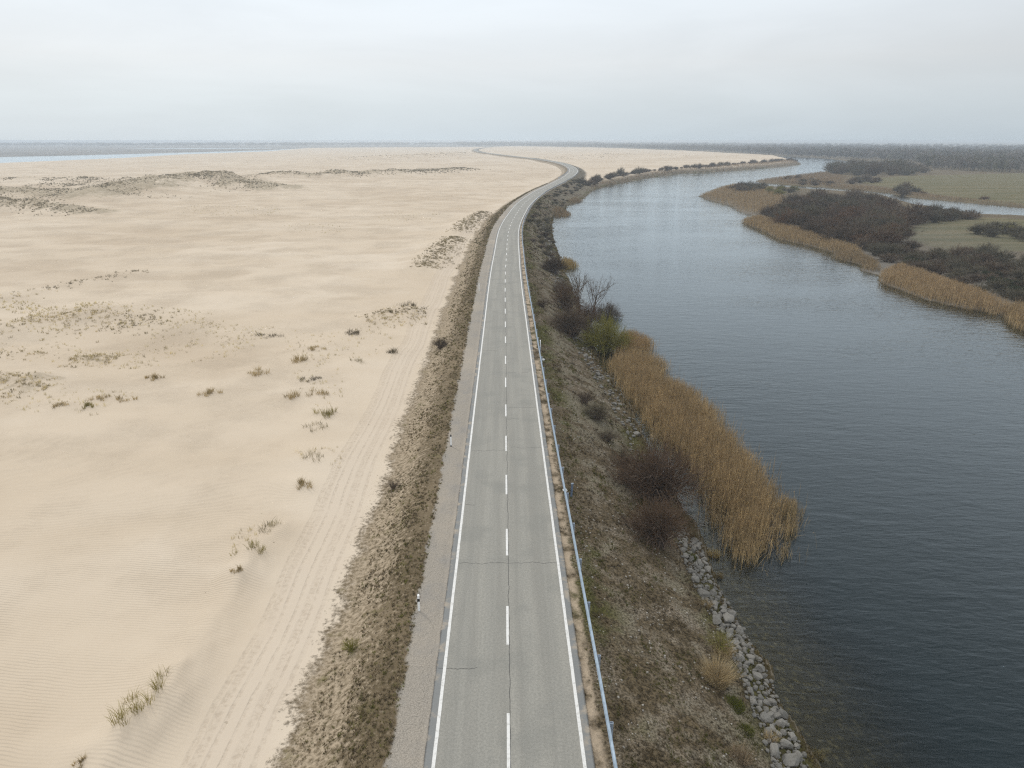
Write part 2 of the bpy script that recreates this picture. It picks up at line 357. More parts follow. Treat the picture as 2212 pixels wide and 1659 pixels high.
def ground_material():
    m, t = newmat('ground')
    co = t.n('ShaderNodeTexCoord').outputs['Object']
    xyz = t.n('ShaderNodeSeparateXYZ', {0: co})
    lat = t.attr('lat'); shore = t.attr('shore'); veg = t.attr('veg'); far = t.attr('far'); mead = t.attr('meadow'); bank = t.attr('bank')
    flat = t.vmul(co, (1, 1, 0))
    n_big = t.noise(flat, .012, 4, .55); n_mid = t.noise(flat, .09, 5, .6); n_m2 = t.noise(flat, .55, 5, .62); n_fine = t.noise(flat, 3.5, 4, .65); n_grain = t.noise(flat, 16, 3, .7)
    streak = t.noise(t.vmul(flat, (.03, .085, 0)), 1.0, 6, .6, .8)
    # dry sand
    sand = t.mix(t.mapr(n_big, .35, .65), (.50, .42, .322), (.455, .374, .278))
    sand = t.mix(t.mapr(streak, .42, .68, 0, .42), sand, (.53, .455, .36))
    sand = t.mix(t.mapr(n_mid, .46, .72, 0, .25), sand, (.385, .312, .23))
    sand = t.mix(t.mapr(n_grain, .3, .8, 0, .22), sand, (.38, .30, .21))
    relief_mix = t.m('ADD', t.attr('relief_tone'), t.m('MULTIPLY', t.m('SUBTRACT', n_mid, .5), .7))
    sand = t.mix(t.mapr(relief_mix, .45, 1.0, 0, .5), sand, (.39, .312, .225))  # hollows darker: damp sand and relief shade painted into the colour
    sand = t.mix(t.mapr(relief_mix, .25, -.45, 0, .5), sand, (.56, .485, .39))  # crests paler: drifts and relief light painted into the colour
    # dune plants: mottled litter under the grass
    vm = t.m('ADD', veg, t.m('MULTIPLY', t.m('SUBTRACT', n_m2, .5), 1.5))
    vm = t.mapr(vm, .55, 1.1, 0, .75)
    sand = t.mix(vm, sand, t.mix(n_fine, (.175, .145, .092), (.31, .255, .17)))
    # wheel tracks
    n_wob = t.noise(flat, .05, 1.0, .4)
    ln = t.m('ADD', lat, t.m('ADD', t.m('MULTIPLY', t.m('SUBTRACT', n_wob, .5), 1.6), t.m('MULTIPLY', t.m('SUBTRACT', n_m2, .5), .22)))
    near = t.mapr(xyz.outputs[1], 230, 300, 1, 0)
    band = t.m('MULTIPLY', t.m('MULTIPLY', t.mapr(ln, -15.0, -13.4), t.mapr(ln, -11.4, -10.4, 1, 0)), near)
    sand = t.mix(t.m('MULTIPLY', band, .45), sand, (.475, .405, .325))
    rut = 0.0
    for c_, w_ in ((-14.3, .22), (-13.9, .32), (-13.4, .14), (-12.7, .12), (-12.1, .30), (-11.8, .12), (-11.2, .2)):
        d = t.m('ABSOLUTE', t.m('SUBTRACT', ln, c_))
        r_ = t.mapr(d, w_*.3, w_, 1, 0); rut = t.m('MAXIMUM', rut, r_)
    rutn = t.m('MULTIPLY', t.m('MULTIPLY', rut, near), t.mapr(n_m2, .25, .55))
    sand = t.mix(t.m('MULTIPLY', rutn, t.mapr(n_fine, .42, .64, .04, .4)), sand, (.30, .24, .175))
    # scattered dark crumbs
    crumb = t.mapr(t.noise(flat, 2.1, 2, .5), .735, .76)
    sand = t.mix(t.m('MULTIPLY', crumb, t.mapr(n_mid, .5, .62, 0, .7)), sand, (.16, .125, .08))
    # left embankment
    j = t.m('MULTIPLY', t.m('SUBTRACT', n_m2, .5), 2.2)
    lj = t.m('ADD', t.m('ADD', lat, j), t.m('MULTIPLY', t.m('SUBTRACT', n_mid, .5), 3.0))
    slope_l = t.m('MULTIPLY', t.mapr(t.m('ADD', lj, t.m('MULTIPLY', t.m('SUBTRACT', n_fine, .5), 2.2)), -10.5, -9.7), t.mapr(lat, -4.0, -3.5, 1, 0))
    dens = t.mapr(lj, -8.4, -5.8, .55, .97)
    clump = t.mapr(t.m('ADD', t.m('MULTIPLY', n_fine, 1.1), t.m('MULTIPLY', dens, .5)), .68, 1.02)
    veg_l = t.mix(clump, t.mix(n_m2, (.40, .325, .23), (.33, .265, .19)), t.mix(t.mapr(n_mid, .4, .65), (.115, .088, .052), (.175, .135, .085)))
    veg_l = t.mix(t.mapr(n_m2, .58, .72, 0, .5), veg_l, (.14, .125, .045))
    base = t.mix(slope_l, sand, veg_l)
    # right bank
    n_f2 = t.noise(flat, 8.0, 3, .7)
    dry = t.mix(t.mapr(t.m('ADD', t.m('MULTIPLY', n_fine, .5), t.m('MULTIPLY', n_f2, .5)), .40, .60), (.028, .021, .011), (.12, .092, .054))
    dry = t.mix(t.mapr(n_m2, .42, .62), dry, t.mix(t.mapr(n_f2, .38, .62), (.055, .043, .026), (.19, .155, .11)))
    dry = t.mix(t.mapr(t.m('ADD', n_mid, t.m('MULTIPLY', t.m('SUBTRACT', n_m2, .5), .5)), .48, .60, 0, .85), dry, t.mix(t.mapr(n_f2, .35, .65), (.026, .027, .006), (.085, .082, .020)))
    vor = t.n('ShaderNodeTexVoronoi', {'Vector': flat, 'Scale': 6.0}).outputs[0]
    peb = t.m('MULTIPLY', t.mapr(vor, .12, .25, 1, 0), t.mapr(n_m2, .5, .66))
    dry = t.mix(t.m('MULTIPLY', peb, .8), dry, (.42, .395, .36))
    mid = t.m('MULTIPLY', t.mapr(lat, 5.2, 7.0), t.mapr(shore, 1.5, 3.5))
    pale = t.m('MULTIPLY', mid, t.mapr(t.m('ADD', n_mid, t.m('MULTIPLY', t.m('SUBTRACT', n_m2, .5), .6)), .44, .58, .0, .6))
    dry = t.mix(pale, dry, t.mix(t.mapr(n_f2, .35, .65), (.075, .06, .042), (.27, .235, .19)))
    sandy = t.m('MULTIPLY', t.mapr(t.m('ADD', lat, t.m('MULTIPLY', t.m('SUBTRACT', n_m2, .5), 1.6)), 3.85, 4.15, 1, 0), t.mapr(n_m2, .36, .56, 0, 1))
    dry = t.mix(sandy, dry, t.mix(n_fine, (.30, .24, .17), (.42, .34, .25)))
    edge_r = t.mapr(t.m('ADD', lat, t.m('MULTIPLY', t.m('SUBTRACT', n_m2, .5), 3.5)), 9, 12, 1, 0)
    rmask = t.m('MAXIMUM', bank, edge_r)
    rmask = t.m('MULTIPLY', rmask, t.mapr(lat, 3.0, 3.3))
    base = t.mix(rmask, base, dry)
    # gravel verge, left
    gv = t.m('MULTIPLY', t.mapr(t.m('ADD', lat, t.m('MULTIPLY', t.m('SUBTRACT', n_m2, .5), 1.1)), -5.15, -4.95), t.mapr(lat, -2.5, -2.0, 1, 0))
    grav = t.mix(t.mapr(n_grain, .3, .7), (.19, .170, .142), (.36, .325, .275))
    grav = t.mix(t.mapr(n_m2, .45, .7, 0, .6), grav, (.22, .21, .195))
    grav = t.mix(t.mapr(n_mid, .45, .65, 0, .5), grav, (.36, .31, .245))
    base = t.mix(gv, base, grav)
    # land across the water
    mar = t.mix(t.mapr(n_mid, .35, .65), (.085, .064, .038), (.125, .095, .056))
    mar = t.mix(t.mapr(n_m2, .4, .7, 0, .6), mar, (.10, .085, .045))
    ms = t.noise(t.vmul(flat, (.015, .12, 0)), 1.0, 5, .6)
    mea = t.mix(t.mapr(ms, .35, .65), (.088, .082, .036), (.14, .115, .06))
    mea = t.mix(t.mapr(n_m2, .45, .7, 0, .5), mea, (.062, .07, .027))
    mar = t.mix(mead, mar, mea)
    mud = t.mix(t.mapr(t.noise(t.vmul(flat, (.003, .010, 0)), 1.0, 4, .55), .4, .6), (.11, .107, .102), (.18, .175, .165))
    mar = t.mix(t.mapr(xyz.outputs[0], 200, 0), mar, mud)
    base = t.mix(far, base, mar)
    # wet rim and bed
    sj = t.m('ADD', shore, t.m('MULTIPLY', t.m('SUBTRACT', n_m2, .5), 1.0))
    wetr = t.m('MULTIPLY', t.mapr(sj, .1, .9, 1, 0), t.m('MAXIMUM', rmask, far))
    base = t.mix(wetr, base, t.mix(n_fine, (.035, .028, .014), (.075, .058, .028)))
    under = t.mapr(shore, -.25, .0, 1, 0)
    stone = t.n('ShaderNodeTexVoronoi', {'Vector': flat, 'Scale': 2.2}).outputs[0]
    bed = t.mix(t.mapr(stone, .1, .5), (.19, .155, .095), (.075, .06, .034))
    base = t.mix(under, base, bed)
    # relief: ripples on the near sand, grain elsewhere
    rv = t.n('ShaderNodeMapping', {'Vector': flat}); rv.inputs['Rotation'].default_value = (0, 0, R(6))
    wv = t.n('ShaderNodeTexWave', {'Vector': rv.outputs[0], 'Scale': 1.55, 'Distortion': 5.0, 'Detail': 2.0, 'Detail Scale': .35, 'Detail Roughness': .55}, wave_type='BANDS', bands_direction='Y').outputs[1]
    rip = t.m('MULTIPLY', t.mapr(n_mid, .34, .62, .08, 1), t.m('MULTIPLY', t.mapr(lat, -15.5, -14.5, 1, 0), t.mapr(shore, 20, 40)))
    hh = t.m('MULTIPLY', t.m('MULTIPLY', wv, rip), .042)
    hh = t.m('ADD', hh, t.m('MULTIPLY', t.m('MAXIMUM', slope_l, t.m('MAXIMUM', rmask, far)), t.m('MULTIPLY', n_fine, .16)))
    hh = t.m('ADD', hh, t.m('MULTIPLY', rutn, t.m('MULTIPLY', n_fine, -.045)))
    hh = t.m('ADD', hh, t.m('MULTIPLY', n_m2, .05))
    hh = t.m('ADD', hh, t.m('MULTIPLY', n_grain, .006))
    b = pbsdf(t, base, .95, bump(t, hh, 1.0), .1)
    finish(t, b); return m

def water_material():
    m, t = newmat('water')
    co = t.n('ShaderNodeTexCoord').outputs['Object']
    dep = t.attr('depth')
    mp = t.n('ShaderNodeMapping', {'Vector': co}); mp.inputs['Rotation'].default_value = (0, 0, R(-14)); mp.inputs['Scale'].default_value = (.85, 2.5, 1)
    n1 = t.noise(mp.outputs[0], 1.0, 3, .55, .5); 
    mp2 = t.n('ShaderNodeMapping', {'Vector': co}); mp2.inputs['Rotation'].default_value = (0, 0, R(12)); mp2.inputs['Scale'].default_value = (.28, .8, 1)
    n2 = t.noise(mp2.outputs[0], 1.0, 2, .5, .3)
    gust = t.mapr(t.noise(t.vmul(co, (.018, .035, 0)), 1.0, 3, .55), .35, .65, .6, 1.15)
    h = t.m('MULTIPLY', t.m('ADD', t.m('MULTIPLY', n1, .055), t.m('MULTIPLY', n2, .085)), gust)
    nr = bump(t, h, 1.0)
    gl = t.n('ShaderNodeBsdfGlossy', {'Color': (.90, .965, 1, 1), 'Roughness': .05, 'Normal': nr})
    fr = t.n('ShaderNodeFresnel', {'IOR': 1.333, 'Normal': nr})
    deep = t.n('ShaderNodeBsdfDiffuse', {'Color': (.003, .0085, .0105, 1)})
    tr = t.n('ShaderNodeBsdfTransparent', {'Color': (.72, .74, .62, 1)})
    op = t.mapr(dep, 0.0, 2.9, .04, 1.0)
    body = t.n('ShaderNodeMixShader', {0: op}); t.put(body, 1, tr); t.put(body, 2, deep)
    s = t.n('ShaderNodeMixShader', {0: t.mapr(fr.outputs[0], .016, .9, 0.0, 1.15, False)}); t.put(s, 1, body); t.put(s, 2, gl)
    finish(t, s); return m

def asphalt_material():
    m, t = newmat('asphalt')
    co = t.n('ShaderNodeTexCoord').outputs['Object']
    lat = t.attr('lat'); ar = t.attr('arc')
    n0 = t.noise(co, .35, 4, .6); n1 = t.noise(co, 9, 4, .7); n2 = t.noise(co, 30, 2, .7)
    lv = t.n('ShaderNodeCombineXYZ', {0: t.m('MULTIPLY', lat, 1.3), 1: t.m('MULTIPLY', ar, .035)})
    st = t.noise(lv.outputs[0], 1.0, 4, .6)
    c = t.mix(t.mapr(st, .35, .65), (.208, .200, .176), (.27, .259, .226))
    for c0 in (-2.3, -.95, .95, 2.3):
        d = t.m('ABSOLUTE', t.m('SUBTRACT', lat, c0)); c = t.mix(t.mapr(d, .1, .55, .22, 0), c, (.19, .188, .17))
    c = t.mix(t.mapr(n0, .48, .68, 0, .6), c, (.175, .173, .155))
    c = t.mix(t.mapr(n1, .38, .62, 0, .5), c, (.14, .139, .122))
    c = t.mix(t.mapr(n2, .48, .7, 0, .5), c, (.38, .365, .32))
    hw = t.attr('hw'); n3 = t.noise(co, 1.1, 5, .65); eg = t.m('SUBTRACT', hw, t.m('ABSOLUTE', lat))
    c = t.mix(t.m('MULTIPLY', t.mapr(eg, .28, .45, 1, 0), .8), c, (.155, .162, .163))
    c = t.mix(t.mapr(t.m('ADD', eg, t.m('MULTIPLY', n1, .12)), .06, .14, .75, 0), c, (.05, .045, .04))
    c = t.mix(t.m('MULTIPLY', t.mapr(eg, .05, .55, 1, 0), t.mapr(n3, .48, .66, 0, .7)), c, (.36, .30, .225))
    b = pbsdf(t, c, .85, bump(t, t.m('ADD', n2, n1), .006), .3); finish(t, b); return m

def paint_material():
    m, t = newmat('road_paint')
    co = t.n('ShaderNodeTexCoord').outputs['Object']
    n = t.noise(co, 5, 5, .7); n2 = t.noise(co, 40, 2, .6)
    c = t.mix(t.mapr(n, .46, .70, 0, .75), (.61, .605, .58), (.36, .35, .32)); c = t.mix(t.mapr(n2, .55, .8, 0, .5), c, (.34, .33, .31))
    finish(t, pbsdf(t, c, .7)); return m

def vcol_material(name, rough=.9, var=.25, trans=0.0):
    m, t = newmat(name)
    c = t.attr('col', 0)
    co = t.n('ShaderNodeTexCoord').outputs['Object']
    n = t.noise(co, 1.3, 3, .6)
    c = t.mix(t.mapr(n, .35, .7, 0, var), c, (.05, .042, .028))
    b = pbsdf(t, c, rough, None, .1); finish(t, b); return m

def twig_material(name, a, b_, c_):
    m, t = newmat(name)
    oi = t.n('ShaderNodeObjectInfo'); r = oi.outputs['Random']
    col = t.mix(r, a, b_); r2 = t.m('FRACT', t.m('MULTIPLY', r, 7.31))
    col = t.mix(t.m('MULTIPLY', r2, .6), col, c_)
    n = t.noise(t.n('ShaderNodeTexCoord').outputs['Object'], 1.6, 3, .6)
    col = t.mix(t.mapr(n, .4, .65, 0, .5), col, c_)
    finish(t, pbsdf(t, col, .85, None, .15)); return m

def plain(name, col, rough=.6, metal=0.0, scale=8.0, dark=.75, amt=.5, spec=.4):
    m, t = newmat(name)
    co = t.n('ShaderNodeTexCoord').outputs['Object']
    n = t.noise(co, scale, 4, .65)
    c = t.mix(t.mapr(n, .4, .75, 0, amt), col, tuple(x*dark for x in col))
    finish(t, pbsdf(t, c, t.mapr(n, .3, .7, rough*.85, min(1, rough*1.15)), bump(t, n, .004), spec, metal)); return m

M_ground = ground_material(); M_water = water_material(); M_asph = asphalt_material(); M_paint = paint_material()
M_crack = plain('crack_fill', (.045, .044, .042), .9)
M_steel = plain('galvanised_steel', (.185, .24, .295), .5, .25, 3)
M_post = plain('galvanised_post', (.36, .42, .50), .5, .5, 6)
M_white = plain('white_plastic', (.80, .80, .79), .5, 0, 10, .8)
M_black = plain('black_plastic', (.012, .012, .013), .5)
M_slate = plain('slate_blue_steel', (.13, .17, .24), .5, .3)
M_grass = vcol_material('dry_grass', .9, .12); M_reed = vcol_material('reed', .85, .2); M_forest = vcol_material('forest', .9, .3)
M_red = twig_material('red_brown_twigs', (.13, .070, .036), (.115, .074, .042), (.066, .042, .027))
M_stem = twig_material('pale_stems', (.15, .115, .088), (.13, .098, .075), (.07, .05, .038))
M_brown = twig_material('brown_twigs', (.088, .058, .034), (.15, .112, .075), (.050, .037, .025))
M_grey = twig_material('grey_twigs', (.125, .106, .07), (.105, .088, .052), (.065, .056, .034))
M_olive = twig_material('olive_twigs', (.215, .195, .038), (.18, .165, .045), (.12, .115, .028))
M_ever = twig_material('evergreen_leaves', (.035, .042, .014), (.042, .045, .02), (.02, .026, .010))
M_rock = None
def rock_material():
    m, t = newmat('limestone')
    oi = t.n('ShaderNodeObjectInfo').outputs['Random']
    co = t.n('ShaderNodeTexCoord').outputs['Object']; n = t.noise(co, 3, 5, .65); n2 = t.noise(co, 14, 4, .7)
    c = t.mix(oi, (.13, .125, .112), (.21, .20, .178)); c = t.mix(t.mapr(n, .45, .7, 0, .6), c, (.10, .09, .072)); c = t.mix(t.mapr(n2, .5, .75, 0, .5), c, (.30, .29, .265))
    finish(t, pbsdf(t, c, .9, bump(t, t.m('ADD', n, t.m('MULTIPLY', n2, .4)), .05), .2)); return m
M_rock = rock_material()
M_pale = plain('pale_stone', (.27, .25, .215), .9, 0, 3)

# ------------------------------------------------------------------ ground sheet, cut into its surfaces
ys = [-40.0]
while ys[-1] < 45000:
    y_ = ys[-1]; ys.append(y_ + (max(.28, .0078*(y_+22)) if y_ > 12 else 1.2))
ys = np.array(ys)
a_ = np.linspace(-1, 1, 720)
tcol = .20*a_ + .95*a_**3
GY, GT = np.meshgrid(ys, tcol, indexing='ij')
GX = GT*(np.maximum(GY, 0)+38) + np.interp(GY, [0, 420, 520, 900], [0, 10, 20, 0])
nr_, nc_ = GX.shape
gx, gy = GX.ravel(), GY.ravel()
gz, ga = terrain(gx, gy, True)
idx = np.arange(nr_*nc_).reshape(nr_, nc_)
Q = np.stack([idx[:-1, :-1], idx[:-1, 1:], idx[1:, 1:], idx[1:, :-1]], -1).reshape(-1, 4)
V = np.stack([gx, gy, gz], 1)
fl = ga['lat'][Q].mean(1); fs = ga['shore'][Q].mean(1); ff = ga['far'][Q].mean(1) > .5; fy = gy[Q].mean(1); fx = gx[Q].mean(1); fb = ga['bank'][Q].mean(1); fm = ga['meadow'][Q].mean(1) > .5
zone = np.zeros(len(Q), int)
zone[(fl < -10.3) & (fl > -14.8) & (fy < 260)] = 1
zone[(fl >= -10.3) & (fl < 10.5) & ~ff] = 2
zone[(fb > .4) & ~ff] = 2
zone[ff] = 3
zone[ff & fm] = 4
zone[ff & (fx < -50)] = 5
zone[fs < -.15] = 6
for zi, nm in enumerate(['sand', 'sand_track', 'embankment_ground', 'marsh_ground', 'meadow_ground', 'mudflat_ground', 'river_bed']):
    q = Q[zone == zi]
    if not len(q): continue
    u, inv = np.unique(q, return_inverse=True)
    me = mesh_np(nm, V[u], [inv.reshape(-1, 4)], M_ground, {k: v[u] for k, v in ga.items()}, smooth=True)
    tag(link(nm, me), kind='structure')
# water sheets
wv_ = gz < WATER + .3
qw = Q[wv_[Q].any(1) & (ga['shore'][Q].min(1) < 1.5)]
for nm, msk in (('river', gx[qw].mean(1) > -20), ('lagoon', gx[qw].mean(1) <= -20)):
    q = qw[msk]
    if not len(q): continue
    u, inv = np.unique(q, return_inverse=True)
    vw = V[u].copy(); dpt = np.clip(WATER-vw[:, 2], 0, 5); vw[:, 2] = WATER
    tag(link(nm, mesh_np(nm, vw, [inv.reshape(-1, 4)], M_water, {'depth': dpt}, smooth=True)), kind='structure')

# ------------------------------------------------------------------ road with its paint
def strip(name, ya, yb, off_a, off_b, z, mat, parent=None, step=None, thick=0.0, jitter=0.0, cols=2, extra=True):
    if step is None:
        yl = [ya]
        while yl[-1] < yb: yl.append(min(yb, yl[-1]+max(.5, .012*(yl[-1]+20))))
        yl = np.array(yl)
    else: yl = np.linspace(ya, yb, max(2, int((yb-ya)/step)+1))
    V, A, B, Hh = [], [], [], []
    for k in range(cols):
        f = k/(cols-1)
        oa = off_a(yl) if callable(off_a) else np.full(len(yl), off_a); ob = off_b(yl) if callable(off_b) else np.full(len(yl), off_b)
        o = oa+(ob-oa)*f
        if jitter and k in (0, cols-1): o = o + jitter*fbm(yl*1.7+k*31, yl*0+3.3*k, 3)
        X, Y = road_at(yl, o); V.append(np.stack([X, Y, np.full(len(yl), z)], 1)); A.append(o); B.append(np.interp(yl, yy, arc)); Hh.append(half_w(yl))
    n = len(yl); V = np.concatenate(V); F = []
    for k in range(cols-1):
        i = np.arange(n-1); F.append(np.stack([k*n+i, (k+1)*n+i, (k+1)*n+i+1, k*n+i+1], 1))
    F = np.concatenate(F)
    return link(name, mesh_np(name, V, [F], mat, dict(lat=np.concatenate(A), arc=np.concatenate(B), hw=np.concatenate(Hh)), smooth=True), parent)
YEND = float(_r[-2, 1])
road = tag(strip('road', -30, YEND, lambda y: -half_w(y), lambda y: half_w(y), 0.0, M_asph, jitter=.07, cols=5), kind='structure')
def wl(y): return np.interp(y, [0, 80, 250, 700], [.075, .075, .085, .16])
def el(y): return np.interp(y, [0, 60, 170, 300, 700, 1500], [3.13, 3.0, 2.75, 2.85, 3.4, 4.0])
for s_ in (-1, 1):
    tag(strip('edge_line', -30, 900, lambda y: s_*el(y)-wl(y), lambda y: s_*el(y)+wl(y), .006, M_paint, road, jitter=.012), kind='structure')
# broken centre line: starts measured off the photo nearby, then every 7.7 m
starts = [P(1097, b)[1] for b in (1393, 1200, 1068, 974, 899.5, 836.5, 786, 741)]
ylist = [P(1097, 1700)[1], P(1097, 1393)[1]]
ylist = [13.0, 21.0-.5] + starts
ylist[1] = P(1097, 1670)[1]
while ylist[-1] < 640: ylist.append(ylist[-1] + (7.75 if ylist[-1] < 300 else 9.5))
for i, y0 in enumerate(sorted(ylist)[:92]):
    tag(strip('lane_dash', y0, y0+3.05, lambda y: -.02-wl(y)*.9, lambda y: -.02+wl(y)*.9, .006, M_paint, road, step=.5, jitter=.008), kind='structure')
# cracks: one along the middle joint, several across
tag(strip('asphalt_crack', 10, 140, lambda y: .06+.07*fbm(y*.8, y*0+9, 4)-.012, lambda y: .06+.07*fbm(y*.8, y*0+9, 4)+.014, .003, M_crack, road, step=.15), kind='structure')
def cross_crack(ypx, x0, x1, seed):
    Y0 = P(1097, ypx)[1]; u = np.linspace(x0, x1, 60); y = Y0 + .25*fbm(u*1.1+seed, u*0+seed, 4)
    X, Yp = road_at(y, u); n = len(u); wd = .012+.006*np.abs(pn(u*3+seed, u*0))
    Vv = np.concatenate([np.stack([X, Yp-wd, np.full(n, .003)], 1), np.stack([X, Yp+wd, np.full(n, .003)], 1)]); i = np.arange(n-1)
    tag(link('asphalt_crack', mesh_np('asphalt_crack', Vv, [np.stack([i, i+1, n+i+1, n+i], 1)], M_crack), road), kind='structure')
for k_, (yp, xa, xb) in enumerate([(1216, -3.05, 3.05), (1443, -3.4, -1.5), (973, -3.0, -.1), (967, .4, 2.9), (880, .3, 2.9), (805, .3, 2.4), (905, .1, 1.2), (1090, -3.3, -2.2), (757, -2.7, -1)]):
    cross_crack(yp, xa, xb, 3.7*k_+.31)

# ------------------------------------------------------------------ guardrails
def box_v(x0, x1, y0, y1, z0, z1):
    v = [(x, y, z) for z in (z0, z1) for x, y in ((x0, y0), (x1, y0), (x1, y1), (x0, y1))]
    f = [(3, 2, 1, 0), (4, 5, 6, 7), (0, 1, 5, 4), (1, 2, 6, 5), (2, 3, 7, 6), (3, 0, 4, 7)]
    return np.array(v, float), np.array(f)
def post_mesh():
    b = bmesh.new()                                     # C-section post, open towards the road
    prof = [(-.075, -.05), (.075, -.05), (.075, -.03), (-.055, -.03), (-.055, .03), (.075, .03), (.075, .05), (-.075, .05)]
    lo = [b.verts.new((x, y, -1.0)) for x, y in prof]; hi = [b.verts.new((x, y, .80)) for x, y in prof]; n = len(prof)
    for i in range(n): b.faces.new((lo[i], lo[(i+1) % n], hi[(i+1) % n], hi[i]))
    b.faces.new(hi); b.faces.new(lo[::-1])
    me = bpy.data.meshes.new('post'); b.to_mesh(me); b.free(); me.materials.append(M_post); return me
PM = post_mesh()
def guardrail(ya, yb, offf, sgn, label, spacing, first, wide=1.0, nmax=98):
    x0, y0 = road_at(ya, offf(ya)); root = empty('guardrail', (x0, y0, -.05)); tag(root, label, 'guardrail')
    prof = [(.0, .44), (.055, .47), (.055, .53), (0, .58), (0, .62), (.055, .67), (.055, .73), (0, .76)]     # W-beam, bulging towards the road
    yl = [ya]
    while yl[-1] < yb: yl.append(min(yb, yl[-1]+max(1.0, .015*yl[-1])))
    yl = np.array(yl); n = len(yl); Vv = []; tk = .012*wide
    for a, (d, z) in enumerate(prof):
        X, Y = road_at(yl, offf(yl)-sgn*d*wide); Vv.append(np.stack([X-x0, Y-y0, np.full(n, z+.05)], 1))
    for a, (d, z) in enumerate(prof[::-1]):
        X, Y = road_at(yl, offf(yl)-sgn*(d*wide-tk)); Vv.append(np.stack([X-x0, Y-y0, np.full(n, z+.05+(.004 if a in (0, 7) else 0))], 1))
    k = len(Vv); Vv = np.concatenate(Vv); F = []
    i = np.arange(n-1)
    for a in range(k):
        b = (a+1) % k; F.append(np.stack([a*n+i, a*n+i+1, b*n+i+1, b*n+i], 1))
    link('rail', mesh_np('rail', Vv, [np.concatenate(F)], M_steel), root)
    yq = first; c = 0
    while yq < yb and c < nmax:
        X, Y = road_at(yq, offf(yq)+sgn*.11); o = link('post', PM, root, (X-x0, Y-y0, .0)); o.rotation_euler = (0, 0, (math.pi if sgn > 0 else 0)-math.atan(np.interp(yq, yy, slope)))
        yq += spacing if yq < 140 else spacing*1.5; c += 1
    return root
gr_off = lambda y: np.interp(y, [0, 25, 60, 170, 300, 700], [4.25, 4.25, 4.05, 3.75, 3.9, 4.7])
guardrail(8, 650, gr_off, 1, 'long blue-grey steel guardrail along the river side of the road', 4.0, 14.4, 1.5)
guardrail(470, 640, lambda y: -(half_w(y)+.8), -1, 'short guardrail on the inner side of the far road bend', 4.0, 471, 1.6, 40)

# ------------------------------------------------------------------ marker posts
def marker(x, y, z, label, style, h=1.0, rz=0.0):
    root = empty('marker_post', (x, y, z), rz); tag(root, label, 'marker post', 'roadside marker posts')
    def prism(z0, z1, s, top=0.0):
        b = bmesh.new(); pf = [(-.065*s, -.05*s), (.065*s, -.05*s), (.045*s, .03*s), (0, .055*s), (-.045*s, .03*s)]
        lo = [b.verts.new((px_, py_, z0)) for px_, py_ in pf]; hi = [b.verts.new((px_, py_, z1+top*(py_+.05)/.1)) for px_, py_ in pf]; n = len(pf)
        for i in range(n): b.faces.new((lo[i], lo[(i+1) % n], hi[(i+1) % n], hi[i]))
        b.faces.new(hi); b.faces.new(lo[::-1]); bmesh.ops.bevel(b, geom=[e for e in b.edges if abs(e.verts[0].co.z-e.verts[1].co.z) > .1], offset=.008, segments=2, affect='EDGES')
        me = bpy.data.meshes.new('p'); b.to_mesh(me); b.free(); return me
    def part(nm, me, mt): me.name = nm; me.materials.append(mt); return link(nm, me, root)
    if style == 0:
        part('body', prism(-.3, h, 1.0, .05), M_white); part('band', prism(h*.62, h*.80, 1.12), M_black)
    elif style == 1:
        part('body', prism(.1, h*.9, 1.0), M_white); part('cap', prism(h*.9, h, 1.1, .04), M_black); part('foot', prism(-.3, .1, 1.1), M_black)
    else:
        part('body', prism(-.3, h, 1.0, .05), M_white)
    return root
def on_ground(a, b, z0=-.2):
    X, Y = P(a, b, z0)
    for _ in range(6):
        z = ground_z(X, Y); X, Y = P(a, b, z)
    return X, Y, z
for a, b, st, lb in ((905.5, 1319, 0, 'white marker post with a black band on the gravel verge, nearest to the camera'),
                     (974.5, 964, 1, 'white marker post with a black cap on the gravel verge, farther up the road'),
                     (1035, 628, 2, 'small white marker post where the left verge starts to curve'),
                     (1167, 755, 2, 'plain white marker post in the grass behind the guardrail')):
    X, Y, z = on_ground(a, b); marker(X, Y, z, lb, st, 1.0 if st < 2 else 1.15)
X, Y, z = on_ground(1233.8, 1074)
def steel_post():
    root = empty('steel_post', (X, Y, z), .25); tag(root, 'leaning slate-blue flat steel post standing in the grass behind the guardrail', 'post')
    b = bmesh.new(); bmesh.ops.create_cube(b, size=1); bmesh.ops.scale(b, vec=(.15, .045, 1.35), verts=b.verts); bmesh.ops.translate(b, vec=(0, 0, .38), verts=b.verts)
    bmesh.ops.bevel(b, geom=b.edges[:], offset=.01, segments=1, affect='EDGES'); me = bpy.data.meshes.new('plate'); b.to_mesh(me); b.free(); me.materials.append(M_slate); link('plate', me, root)
    b = bmesh.new(); bmesh.ops.create_cube(b, size=1); bmesh.ops.scale(b, vec=(.18, .07, .08), verts=b.verts); bmesh.ops.translate(b, vec=(0, 0, 1.08), verts=b.verts)
    me = bpy.data.meshes.new('cap'); b.to_mesh(me); b.free(); me.materials.append(M_post); link('cap', me, root)
    root.rotation_euler = (0, R(3), R(14))
steel_post()

